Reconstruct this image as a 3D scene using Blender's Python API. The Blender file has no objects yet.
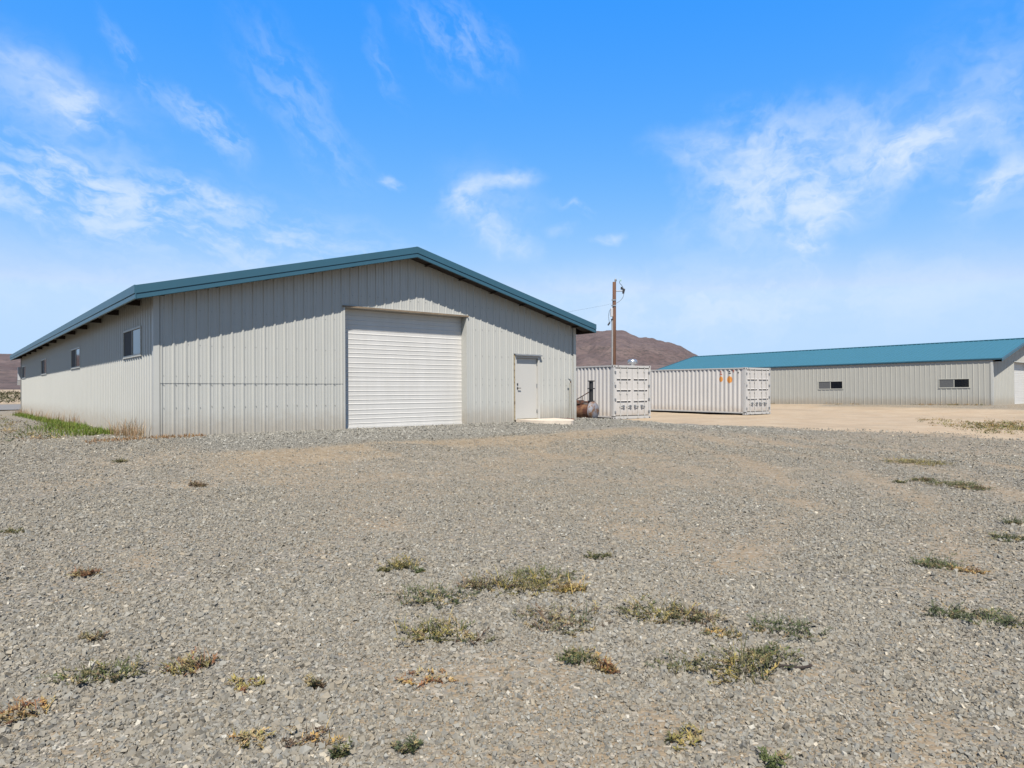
import bpy, bmesh, math, random
import numpy as np
from mathutils import Vector, Matrix, Euler

random.seed(7)
rng = np.random.default_rng(11)
R = math.radians
scene = bpy.context.scene
COL = scene.collection

# ------------------------------------------------------------------ frame of the site
CAM_H = 1.45
ALB = .88                       # one overall scale for the paint and stone colours
F = 683.0                       # focal length in pixels of a 1024 wide picture
HOR = 387.0                     # horizon row
AL = R(39.94)                   # direction the gable front runs in
D2 = np.array([math.cos(AL), math.sin(AL)])
D1 = np.array([-math.sin(AL), math.cos(AL)])
A1 = np.array([-7.569, 14.479])     # near corner of the near building
W1, L1 = 12.583, 31.0
A2 = np.array([29.5, 41.9])         # near corner of the far building
W2, L2 = 12.9, 25.6
PAD1, PAD2 = 0.38, 0.315
T1, T2 = 0.009, 0.013               # the slabs fall slightly towards the back

# ------------------------------------------------------------------ noise in numpy
def vnoise(x, y, seed=0):
    xi = np.floor(x).astype(np.int64); yi = np.floor(y).astype(np.int64)
    fx = x - xi; fy = y - yi
    fx = fx*fx*(3-2*fx); fy = fy*fy*(3-2*fy)
    def h(a, b):
        n = (a*374761393 + b*668265263 + seed*1442695041) & 0xffffffff
        n = ((n ^ (n >> 13))*1274126177) & 0xffffffff
        n = n ^ (n >> 16)
        return (n & 0xffff)/65535.0
    return (h(xi, yi)*(1-fx)+h(xi+1, yi)*fx)*(1-fy) + (h(xi, yi+1)*(1-fx)+h(xi+1, yi+1)*fx)*fy
def fbm(x, y, oct=4, seed=0):
    s = 0; a = 0.5; t = 0
    for o in range(oct):
        s = s + a*vnoise(x*2**o+17.3*o, y*2**o-9.1*o, seed+o); t += a; a *= 0.5
    return s/t
def sstep(a, b, x):
    t = np.clip((x-a)/(b-a), 0, 1); return t*t*(3-2*t)
def uv_of(x, y, A):
    dx = x-A[0]; dy = y-A[1]
    return dx*D2[0]+dy*D2[1], dx*D1[0]+dy*D1[1]
def ground_h(x, y):
    x = np.asarray(x, float); y = np.asarray(y, float)
    u, v = uv_of(x, y, A1)
    top = PAD1 - 0.0132*np.clip(v, 0, 45)
    out_u = np.maximum(np.maximum(-u, u-W1), 0)
    k = (1-sstep(0.3, 7.5, -v))*(1-sstep(0.2, 6.5, out_u))*(1-sstep(L1+1, L1+14, v))
    h = k*top
    u2, v2 = uv_of(x, y, A2)
    top2 = PAD2 - T2*np.clip(v2, 0, L2)
    ou2 = np.maximum(np.maximum(-u2, u2-W2), 0)
    k2 = (1-sstep(0.3, 9, -v2))*(1-sstep(0.2, 8, ou2))*(1-sstep(L2+1, L2+12, v2))
    h = h*(1-k2)+k2*top2
    amp = (1-k)*(1-k2)
    h = h - .08*amp*sstep(13, 19, u)
    h = h + amp*((fbm(x*0.35, y*0.35, 3, 5)-0.5)*0.09 + (fbm(x*1.6, y*1.6, 2, 9)-0.5)*0.03)
    return h
def ray_ground(px, py):
    Y = np.arange(1.6, 140, 0.01)
    X = (px-512)/F*Y
    z = CAM_H - (py-HOR)/F*Y
    g = ground_h(X, Y)
    i = int(np.argmax(z <= g))
    return float(X[i]), float(Y[i]), float(g[i])

# masks of what lies on the ground: gravel (0..1), pale dirt (0..1), bare tan fines (0..1)
def masks(x, y):
    u, v = uv_of(x, y, A1)
    n = fbm(x*0.5, y*0.5, 4, 21); n2 = fbm(x*0.16, y*0.16, 3, 33)
    n3 = fbm(x*2.3, y*2.3, 3, 41)
    w = (n-0.5)*2.6
    foot = sstep(-3.1, -2.3, v+w*0.35)*(1-sstep(-0.2, 2.2, v))*sstep(-0.2, 0.7, u)*(1-sstep(20, 22, u))
    foot = np.maximum(foot, sstep(12.0, 12.8, u)*(1-sstep(19, 21.5, u+w*.5))*sstep(-5.5, -2.5, v+w*.6+(u-14)*.2)*(1-sstep(5.0, 6.4, v+w*0.3)))
    band = sstep(-6.0, -3.8, v+w*.6)*(1-sstep(-3.0, -2.4, v+w*0.35))*sstep(-1.5, 2, u+w)*(1-sstep(13, 17, u+w))
    edge = 20.3 + np.where(v > 0, -0.35*np.minimum(v, 3.5), 0.02*v) + w*0.9
    pale = sstep(-1.6, 2.2, u-edge+(n3-.5)*2.2)
    pale = np.maximum(pale, sstep(6.0, 7.0, v+w*.4)*sstep(13.0, 14.5, u))
    u2, v2 = uv_of(x, y, A2)
    gp2 = (1-sstep(2.0, 4.5, np.maximum(-u2, 0)+np.maximum(-v2-6, 0)+w*.6))*0.75
    pale = pale*(1-gp2*sstep(-3, 2, -v2+10))
    # foreground mottling: fines showing between the stones
    t = uv_of(x, y, np.array([0.0, 0.0]))
    tracks = fbm((x*0.93+y*0.36)*1.1, (y*0.93-x*0.36)*0.33, 4, 55)
    bare = sstep(0.47, 0.64, 0.45*tracks+0.35*n+0.2*n3)
    far = sstep(3.5, 9, np.hypot(x, y))
    bare = np.clip(bare*(0.62+0.25*far) + 0.10*far + 0.06 + 0.42*far*sstep(.34, .6, n2*.6+n*.4), 0, 1)
    bare = bare+far*.55*(.40*sstep(-6, 3, x+y*.25)+.08-bare)+(n3-.5)*.22*far      # fines worked evenly into the stone
    rc = np.hypot(x+10.7, y-14.7)+(n2-.5)*1.6
    tr = sum(np.exp(-((rc-q)/.22)**2) for q in (15.3, 16.9, 18.3, 19.8))
    ridge_ = sum(np.exp(-((rc-q)/.30)**2) for q in (16.1, 17.6, 19.05))
    arc = sstep(2.5, 6, y)*(1-sstep(20, 24, y))*(x > 0)
    bare = np.clip(bare+arc*(.50*tr-.34*ridge_)*(.4+.9*n), 0, 1)
    gt = sum(np.exp(-((u-6.3+(v+3)*.16-q+(n2-.5)*1.2)/.24)**2) for q in (-.85, .85))*sstep(-14, -4, v)*(1-sstep(-3, -1, v))
    bare = np.clip(bare+.42*gt*(.4+.9*n), 0, 1)
    bare = np.maximum(bare, band*sstep(0.30, 0.55, n))
    bare = bare*(1-foot)
    left = sstep(2.0, 6.0, -u+w)*sstep(-3, 3, v+w)
    bare = np.maximum(bare, left*.6)
    return foot, np.clip(pale, 0, 1), np.clip(bare, 0, 1)

# ------------------------------------------------------------------ object helpers
def link(o, parent=None):
    COL.objects.link(o)
    if parent is not None: o.parent = parent
    return o
def tag(o, label=None, cat=None, group=None, kind=None):
    if label: o['label'] = label
    if cat: o['category'] = cat
    if group: o['group'] = group
    if kind: o['kind'] = kind
    return o
def empty(name, loc, rot=(0, 0, 0)):
    o = bpy.data.objects.new(name, None); COL.objects.link(o)
    o.location = loc; o.rotation_euler = rot; o.empty_display_size = 0.2
    return o

class MB:
    """collects faces of one mesh"""
    def __init__(s): s.v = []; s.f = []; s.m = []
    def quad(s, a, b, c, d, mi=0):
        n = len(s.v); s.v += [tuple(a), tuple(b), tuple(c), tuple(d)]; s.f.append((n, n+1, n+2, n+3)); s.m.append(mi)
    def poly(s, pts, mi=0):
        n = len(s.v); s.v += [tuple(p) for p in pts]; s.f.append(tuple(range(n, n+len(pts)))); s.m.append(mi)
    def box(s, x0, x1, y0, y1, z0, z1, mi=0, M=None):
        P = [(x0,y0,z0),(x1,y0,z0),(x1,y1,z0),(x0,y1,z0),(x0,y0,z1),(x1,y0,z1),(x1,y1,z1),(x0,y1,z1)]
        if M is not None: P = [tuple(M @ Vector(p)) for p in P]
        n = len(s.v); s.v += P
        for f in ((0,3,2,1),(4,5,6,7),(0,1,5,4),(1,2,6,5),(2,3,7,6),(3,0,4,7)):
            s.f.append(tuple(n+i for i in f)); s.m.append(mi)
    def tube(s, pts, r, seg=8, mi=0, cap=True):
        pts = [Vector(p) for p in pts]
        rs = r if isinstance(r, (list, tuple)) else [r]*len(pts)
        n0 = len(s.v)
        up = Vector((0, 0, 1))
        for i, p in enumerate(pts):
            d = (pts[min(i+1, len(pts)-1)]-pts[max(i-1, 0)]).normalized()
            a = d.cross(up)
            if a.length < 1e-3: a = d.cross(Vector((1, 0, 0)))
            a.normalize(); b = a.cross(d)
            for k in range(seg):
                t = 2*math.pi*k/seg
                s.v.append(tuple(p + (a*math.cos(t)+b*math.sin(t))*rs[i]))
        for i in range(len(pts)-1):
            for k in range(seg):
                k2 = (k+1) % seg
                s.f.append((n0+i*seg+k, n0+i*seg+k2, n0+(i+1)*seg+k2, n0+(i+1)*seg+k)); s.m.append(mi)
        if cap:
            s.f.append(tuple(n0+k for k in range(seg))[::-1]); s.m.append(mi)
            s.f.append(tuple(n0+(len(pts)-1)*seg+k for k in range(seg))); s.m.append(mi)
    def lathe(s, prof, seg=20, mi=0, M=None):
        n0 = len(s.v)
        for (r, z) in prof:
            for k in range(seg):
                t = 2*math.pi*k/seg
                p = Vector((r*math.cos(t), r*math.sin(t), z))
                s.v.append(tuple(M @ p if M is not None else p))
        for i in range(len(prof)-1):
            for k in range(seg):
                k2 = (k+1) % seg
                s.f.append((n0+i*seg+k, n0+i*seg+k2, n0+(i+1)*seg+k2, n0+(i+1)*seg+k)); s.m.append(mi)
    def build(s, name, mats, parent=None, smooth=False, bevel=0):
        me = bpy.data.meshes.new(name); me.from_pydata(s.v, [], s.f)
        mats = mats if isinstance(mats, (list, tuple)) else [mats]
        for m in mats: me.materials.append(m)
        me.polygons.foreach_set('material_index', s.m)
        bm = bmesh.new(); bm.from_mesh(me); bmesh.ops.remove_doubles(bm, verts=bm.verts, dist=1e-5)
        if bevel: bmesh.ops.bevel(bm, geom=[e for e in bm.edges if len(e.link_faces)==2 and e.calc_face_angle(0) > .7], offset=bevel, segments=2, affect='EDGES', profile=.5)
        bmesh.ops.recalc_face_normals(bm, faces=bm.faces); bm.to_mesh(me); bm.free()
        if smooth: me.polygons.foreach_set('use_smooth', [True]*len(me.polygons))
        me.update()
        return link(bpy.data.objects.new(name, me), parent)

def np_mesh(name, V, Fq, mat, colors=None, parent=None, cname='tint'):
    """V (n,3), Fq (m,k) faces of k corners; colors (n,3) or (n,4)"""
    me = bpy.data.meshes.new(name)
    k = Fq.shape[1]
    me.vertices.add(len(V)); me.vertices.foreach_set('co', np.ascontiguousarray(V, np.float32).ravel())
    me.loops.add(Fq.size); me.loops.foreach_set('vertex_index', np.ascontiguousarray(Fq, np.int32).ravel())
    me.polygons.add(len(Fq))
    me.polygons.foreach_set('loop_start', np.arange(0, Fq.size, k, dtype=np.int32))
    me.polygons.foreach_set('loop_total', np.full(len(Fq), k, np.int32))
    if colors is not None:
        at = me.color_attributes.new(cname, 'FLOAT_COLOR', 'POINT')
        c = np.ones((len(V), 4), np.float32); c[:, :colors.shape[1]] = colors
        at.data.foreach_set('color', c.ravel())
    me.materials.append(mat); me.polygons.foreach_set('use_smooth', np.zeros(len(Fq), bool)); me.update(calc_edges=True); me.validate()
    return link(bpy.data.objects.new(name, me), parent)

# ------------------------------------------------------------------ node helpers
class NT:
    def __init__(s, tree): s.t = tree; s.n = tree.nodes; s.l = tree.links; s.n.clear()
    def add(s, typ, ins=None, **kw):
        nd = s.n.new(typ)
        for k, v in kw.items(): setattr(nd, k, v)
        for k, v in (ins or {}).items():
            sock = nd.inputs[k]
            if isinstance(v, bpy.types.NodeSocket): s.l.new(v, sock)
            else: sock.default_value = v
        return nd
    def math(s, op, a, b=None, c=None, clamp=False):
        ins = {0: a}
        if b is not None: ins[1] = b
        if c is not None: ins[2] = c
        return s.add('ShaderNodeMath', ins, operation=op, use_clamp=clamp).outputs[0]
    def mix(s, f, a, b, blend='MIX'):
        nd = s.add('ShaderNodeMix', data_type='RGBA', blend_type=blend)
        for i, v in ((0, f), (6, a), (7, b)):
            if isinstance(v, bpy.types.NodeSocket): s.l.new(v, nd.inputs[i])
            else: nd.inputs[i].default_value = v if i == 0 else (*v[:3], 1)
        return nd.outputs[2]
    def ramp(s, f, stops, interp='LINEAR'):
        nd = s.add('ShaderNodeValToRGB', {0: f}); cr = nd.color_ramp; cr.interpolation = interp
        while len(cr.elements) < len(stops): cr.elements.new(0.5)
        for e, (p, c) in zip(cr.elements, stops):
            e.position = p; e.color = (*c, 1) if len(c) == 3 else c
        return nd.outputs[0]
    def noise(s, vec, scale, detail=4, rough=.55, dist=0):
        return s.add('ShaderNodeTexNoise', {'Vector': vec, 'Scale': scale, 'Detail': detail, 'Roughness': rough, 'Distortion': dist}).outputs[0]
    def maprange(s, v, a, b, c=0, d=1, smooth=False):
        return s.add('ShaderNodeMapRange', {0: v, 1: a, 2: b, 3: c, 4: d}, interpolation_type='SMOOTHSTEP' if smooth else 'LINEAR', clamp=True).outputs[0]

def new_mat(name):
    m = bpy.data.materials.new(name); m.use_nodes = True
    return m, NT(m.node_tree)
def finish(nt, color, rough=.6, metallic=0, bump=None, bstr=.3, bdist=.01, spec=.5):
    color = nt.mix(1.0, color, (ALB, ALB, ALB), 'MULTIPLY')
    b = nt.add('ShaderNodeBsdfPrincipled', {'Base Color': color, 'Roughness': rough, 'Metallic': metallic, 'Specular IOR Level': spec})
    if bump is not None:
        bn = nt.add('ShaderNodeBump', {'Height': bump, 'Strength': bstr, 'Distance': bdist})
        nt.l.new(bn.outputs[0], b.inputs['Normal'])
    o = nt.add('ShaderNodeOutputMaterial'); nt.l.new(b.outputs[0], o.inputs[0])
    return b
def obj_co(nt): return nt.add('ShaderNodeTexCoord').outputs['Object']
def scaled(nt, v, sc, loc=(0, 0, 0), rot=(0, 0, 0)):
    return nt.add('ShaderNodeMapping', {'Vector': v, 'Scale': sc, 'Location': loc, 'Rotation': rot}).outputs[0]

def painted_metal(name, col, dark, rough=.45, streak=.25, dustz=None, dustc=(.36, .29, .2), spec=.4):
    m, nt = new_mat(name); v = obj_co(nt)
    n1 = nt.noise(scaled(nt, v, (3, 3, .35)), 2.0, 5, .6)
    n2 = nt.noise(v, 1.1, 4, .6)
    f = nt.maprange(nt.math('ADD', nt.math('MULTIPLY', n1, .55), nt.math('MULTIPLY', n2, .45)), .38, .68, 0, streak)
    c = nt.mix(f, col, dark)
    if dustz is not None:
        z = nt.add('ShaderNodeSeparateXYZ', {0: v}).outputs[2]
        n3 = nt.noise(v, 5.0, 4, .65)
        d = nt.maprange(nt.math('SUBTRACT', z, nt.math('MULTIPLY', n3, .5)), dustz[0], dustz[1], .55, 0, True)
        c = nt.mix(d, c, dustc)
    bmp = nt.noise(scaled(nt, v, (1, 1, .5)), 1.6, 3, .5)
    finish(nt, c, rough, 0, bmp, .12, .05, spec)
    return m
def rusty(name, col, rustc, amount=.5, rough=.75, scale=6.0):
    m, nt = new_mat(name); v = obj_co(nt)
    n = nt.noise(v, scale, 6, .65); n2 = nt.noise(v, scale*4, 4, .6)
    f = nt.maprange(n, .72-amount*.5, .80-amount*.4, 0, 1)
    rc = nt.mix(n2, rustc, tuple(x*.45 for x in rustc))
    finish(nt, nt.mix(f, col, rc), rough, 0, n, .3, .01)
    return m
def plain(name, col, rough=.6, metallic=0, var=.25, scale=8.0, spec=.5):
    m, nt = new_mat(name); v = obj_co(nt)
    n = nt.noise(v, scale, 4, .6)
    c = nt.mix(nt.maprange(n, .3, .7, 0, 1), tuple(x*(1-var) for x in col), tuple(min(1, x*(1+var*.5)) for x in col))
    finish(nt, c, rough, metallic, spec=spec)
    return m
def tinted(name, rough=.8, trans=0, mul=(1, 1, 1)):
    m, nt = new_mat(name)
    a = nt.add('ShaderNodeVertexColor', layer_name='tint')
    c = nt.mix(1.0, a.outputs[0], mul, 'MULTIPLY')
    b = finish(nt, c, rough, spec=.25)
    if trans:
        tr = nt.add('ShaderNodeBsdfTranslucent', {0: c})
        ms = nt.add('ShaderNodeMixShader', {0: trans, 1: b.outputs[0], 2: tr.outputs[0]})
        o = [x for x in nt.n if x.type == 'OUTPUT_MATERIAL'][0]
        nt.l.new(ms.outputs[0], o.inputs[0])
    return m

M = {}
M['siding'] = painted_metal('siding_paint', (.368, .364, .333), (.325, .321, .29), .45, .45, (-.25, .42), (.23, .19, .14))
M['siding_far'] = painted_metal('siding_paint_far', (.335, .325, .285), (.285, .275, .24), .5, .5, (-.2, .45), (.24, .19, .13))
M['trim'] = painted_metal('trim_paint', (.375, .371, .34), (.33, .326, .296), .45, .35, (-.25, .4), (.23, .19, .14))
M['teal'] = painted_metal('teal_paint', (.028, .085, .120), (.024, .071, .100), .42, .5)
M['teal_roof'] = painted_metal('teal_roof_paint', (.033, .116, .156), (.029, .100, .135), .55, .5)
M['roller'] = painted_metal('roller_paint', (.50, .485, .455), (.41, .395, .36), .45, .5)
M['door'] = painted_metal('door_paint', (.405, .392, .36), (.37, .357, .325), .45, .3)
M['screw'] = plain('screw_metal', (.22, .215, .195), .5, .3)
M['wood_dark'] = plain('dark_wood', (.022, .013, .009), .85)
M['wood_tan'] = plain('tan_wood', (.17, .125, .08), .8)
M['glass'] = plain('dark_glass', (.006, .007, .009), .06, 0, .1)
M['screen'] = plain('window_screen', (.10, .105, .105), .45, 0, .1, 2)
M['blind'] = plain('blind_slats', (.085, .085, .083), .5, 0, .2, 14)
M['frame'] = plain('window_frame_paint', (.36, .35, .30), .45, 0, .1)
M['jamb'] = rusty('worn_jamb', (.30, .25, .16), (.15, .10, .055), .40, .7, 9)
M['concrete'] = plain('pale_concrete', (.46, .395, .32), .9, 0, .15, 6)
M['brass'] = plain('lock_metal', (.10, .09, .08), .35, .6)
M['cont'] = painted_metal('container_paint', (.44, .42, .395), (.36, .34, .31), .45, .5, (-.2, .35), (.28, .22, .16))
M['cont_trim'] = rusty('container_frame_paint', (.375, .365, .345), (.11, .07, .05), .20, .6, 5)
M['dark'] = plain('dark_gap', (.03, .028, .026), .8)
M['gasket'] = plain('rubber_gasket', (.06, .055, .05), .7)
M['galv'] = plain('galvanised_steel', (.52, .53, .54), .3, .85, .2, 5)
M['galv_dark'] = plain('weathered_steel', (.25, .26, .27), .45, .6, .3, 7)
M['orange'] = plain('orange_decal', (.50, .20, .035), .5, 0, .2)
M['redpaint'] = plain('red_decal', (.33, .09, .05), .5, 0, .2)
M['black'] = plain('black_paint', (.018, .017, .017), .45, 0, .3)
M['rust_tank'] = rusty('rusted_tank_steel', (.17, .085, .04), (.10, .032, .014), .62, .75, 3.2)
M['tank_end'] = rusty('grey_tank_paint', (.165, .17, .19), (.16, .075, .03), .52, .7, 4.0)
M['rust_dark'] = rusty('dark_rusted_steel', (.05, .035, .03), (.16, .05, .02), .5, .8, 9)
M['pole'] = None
M['wire'] = plain('cable_black', (.02, .02, .022), .6)
M['porcelain'] = plain('glazed_insulator', (.25, .42, .40), .2, 0, .1)
M['box_grey'] = plain('meter_box_paint', (.38, .385, .39), .45, 0, .1)
M['pvc'] = plain('grey_conduit', (.24, .235, .23), .55, 0, .15)

m, nt = new_mat('weathered_pole_wood'); v = obj_co(nt)
n = nt.noise(scaled(nt, v, (14, 14, .5)), 1.5, 6, .65)
finish(nt, nt.ramp(n, [(.3, (.04, .017, .009)), (.55, (.09, .037, .016)), (.75, (.13, .06, .028))]), .85, 0, n, .5, .01)
M['pole'] = m

M['leaf'] = tinted('weed_leaf', .7, .25, (.76, .77, .68))
M['blade'] = tinted('grass_blade', .6, .3, (.62, .62, .62))
M['stone'] = None
m, nt = new_mat('crushed_stone')
a = nt.add('ShaderNodeVertexColor', layer_name='tint'); v = obj_co(nt)
n = nt.noise(v, 140, 3, .6)
c = nt.mix(nt.maprange(n, .3, .7, 0, .5), a.outputs[0], (.25, .225, .18))
c = nt.mix(1.0, c, (.665, .64, .585), 'MULTIPLY')
finish(nt, c, .85, 0, n, .25, .003, .3)
M['stone'] = m

# ---- ground material
m, nt = new_mat('gravel_yard')
v = obj_co(nt)
mk = nt.add('ShaderNodeVertexColor', layer_name='tint')
sep = nt.add('ShaderNodeSeparateColor', {0: mk.outputs[0]})
foot, pale, bare = sep.outputs[0], sep.outputs[1], sep.outputs[2]
wl = nt.add('ShaderNodeTexNoise', {'Vector': v, 'Scale': 25.0, 'Detail': 2.0}).outputs['Color']
vw = nt.add('ShaderNodeVectorMath', {0: v, 1: nt.add('ShaderNodeVectorMath', {0: wl, 'Scale': .02}, operation='SCALE').outputs[0]}, operation='ADD').outputs[0]
vor = nt.add('ShaderNodeTexVoronoi', {'Vector': vw, 'Scale': 34.0, 'Randomness': 1.0})
vor2 = nt.add('ShaderNodeTexVoronoi', {'Vector': vw, 'Scale': 80.0, 'Randomness': 1.0})
cr = nt.add('ShaderNodeSeparateColor', {0: vor.outputs['Color']}).outputs[0]
cr2 = nt.add('ShaderNodeSeparateColor', {0: vor2.outputs['Color']}).outputs[1]
stone = nt.ramp(cr, [(0, (.085, .085, .085)), (.2, (.17, .17, .168)), (.5, (.255, .25, .238)), (.8, (.31, .29, .25)), (.93, (.40, .38, .345)), (1, (.56, .54, .50))])
fine = nt.ramp(cr2, [(0, (.14, .12, .095)), (.35, (.25, .21, .16)), (.75, (.32, .27, .205)), (1, (.42, .37, .30))])
nA = nt.noise(v, .9, 5, .6); nB = nt.noise(v, 6, 5, .65); nC = nt.noise(v, 30, 4, .7)
fineC = nt.mix(nt.maprange(nB, .35, .65, 0, 1), fine, (.335, .27, .195))
isst = nt.math('GREATER_THAN', nt.math('ADD', nt.math('MULTIPLY', cr, .6), nt.math('MULTIPLY', nB, .4)), nt.maprange(bare, 0, 1, .18, .66))
colr = nt.mix(isst, fineC, stone)
tanc = nt.mix(nt.maprange(nA, .3, .7), (.335, .265, .19), (.30, .24, .175))
vor3 = nt.add('ShaderNodeTexVoronoi', {'Vector': vw, 'Scale': 11.0, 'Randomness': 1.0})
cr3 = nt.add('ShaderNodeSeparateColor', {0: vor3.outputs['Color']}).outputs[2]
spk = nt.ramp(cr3, [(0, (.45, .44, .43)), (.12, (.78, .78, .78)), (.5, (1, 1, 1)), (.85, (1.0, 1.0, 1.0)), (1, (1.35, 1.33, 1.28))])
dist = nt.add('ShaderNodeVectorMath', {0: v}, operation='LENGTH').outputs['Value']
colr = nt.mix(nt.maprange(dist, 6, 16, .0, .8), colr, nt.mix(1.0, colr, spk, 'MULTIPLY'))
colr = nt.mix(nt.math('MULTIPLY', bare, nt.maprange(nC, .3, .7, .08, .50)), colr, tanc)
footc = nt.mix(.65, stone, nt.mix(cr2, (.17, .17, .165), (.30, .295, .28)))
colr = nt.mix(nt.math('MULTIPLY', foot, nt.maprange(nC, .25, .5, .5, 1)), colr, footc)
nD = nt.noise(scaled(nt, v, (1, 1, 1)), .28, 5, .65)
palec = nt.mix(nt.maprange(nA, .35, .65), (.47, .365, .255), (.41, .295, .19))
palec = nt.mix(nt.maprange(nD, .46, .66, 0, .7), palec, (.33, .25, .17))
palec = nt.mix(nt.maprange(nB, .50, .66, 0, .35), palec, (.30, .22, .14))
palec = nt.mix(nt.maprange(nC, .45, .72, 0, .45), palec, (.22, .175, .12))
palec = nt.mix(nt.math('MULTIPLY', isst, .14), palec, stone)
palec = nt.mix(1.0, palec, (.76, .775, .77), 'MULTIPLY')
colr = nt.mix(1.0, colr, (.63, .60, .54), 'MULTIPLY')
pf = nt.maprange(nt.math('ADD', pale, nt.math('MULTIPLY', nt.math('SUBTRACT', nC, .5), .7)), .35, .65)
colr = nt.mix(nt.math('MULTIPLY', pf, nt.maprange(pale, 0, .5)), colr, palec)
hgt = nt.math('ADD', nt.math('MULTIPLY', nt.math('SUBTRACT', 1.0, vor.outputs['Distance']), 1.0), nt.math('MULTIPLY', nt.math('SUBTRACT', 1.0, vor2.outputs['Distance']), .4))
hgt = nt.math('ADD', hgt, nt.math('MULTIPLY', nC, .5))
finish(nt, colr, .92, 0, hgt, .55, .012, .2)
M['ground'] = m

m, nt = new_mat('gravel_road'); v = obj_co(nt)
n = nt.noise(v, 3, 5, .7); finish(nt, nt.mix(n, (.115, .11, .105), (.16, .15, .135)), .9)
M['road'] = m
m, nt = new_mat('desert_hill'); v = obj_co(nt)
n = nt.noise(v, .02, 8, .65); n2 = nt.noise(v, .11, 6, .7); n3 = nt.noise(v, .006, 4, .6)
c = nt.ramp(n, [(.3, (.115, .078, .066)), (.5, (.165, .112, .093)), (.7, (.215, .15, .12))])
c = nt.mix(nt.maprange(n2, .46, .62, 0, .8), c, (.075, .062, .052))
c = nt.mix(nt.maprange(n3, .45, .65, 0, .45), c, (.20, .145, .13))
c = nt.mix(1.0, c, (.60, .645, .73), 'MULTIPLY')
finish(nt, c, .95, 0, n2, .5, 3.0, .1)
M['hill'] = m

# ------------------------------------------------------------------ ground
def build_ground():
    az = np.unique(np.concatenate([np.arange(-180, -56, 4.0), np.arange(-56, 56, .22), np.arange(56, 180, 4.0)]))
    az = np.radians(az); na = len(az)
    r = [0.35]
    while r[-1] < 4200: r.append(r[-1]*1.024 + .004)
    r = np.array(r); nr = len(r)
    Rr, Az = np.meshgrid(r, az, indexing='ij')
    X = Rr*np.sin(Az); Y = Rr*np.cos(Az)
    Z = ground_h(X, Y)
    Z = Z*(1-sstep(150, 400, Rr)) - .0*Rr
    V = np.stack([X, Y, Z], -1).reshape(-1, 3)
    i, j = np.meshgrid(np.arange(nr-1), np.arange(na), indexing='ij')
    j2 = (j+1) % na
    Fq = np.stack([i*na+j, i*na+j2, (i+1)*na+j2, (i+1)*na+j], -1).reshape(-1, 4)
    foot, pale, bare = masks(X.ravel(), Y.ravel())
    rr = Rr.ravel(); u, v = uv_of(X.ravel(), Y.ravel(), A1)
    farp = sstep(53, 58, v)*(.5+.5*fbm(X.ravel()*.05, Y.ravel()*.05, 3, 71))
    pale = np.maximum(pale, farp)
    o = np_mesh('ground', V, Fq, M['ground'], np.stack([foot, pale, bare], -1))
    o.data.polygons.foreach_set('use_smooth', [True]*len(o.data.polygons))
    # close the small ring under the camera
    bm = bmesh.new(); bm.from_mesh(o.data); bm.verts.ensure_lookup_table()
    bm.faces.new([bm.verts[k] for k in range(na)][::-1]); bmesh.ops.recalc_face_normals(bm, faces=bm.faces)
    bm.faces.ensure_lookup_table()
    if bm.faces[10].normal.z < 0:
        for f in bm.faces: f.normal_flip()
    bm.to_mesh(o.data); bm.free()
    tag(o, kind='structure', label='stony gravel and dirt yard around the metal buildings', cat='ground')
build_ground()

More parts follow.
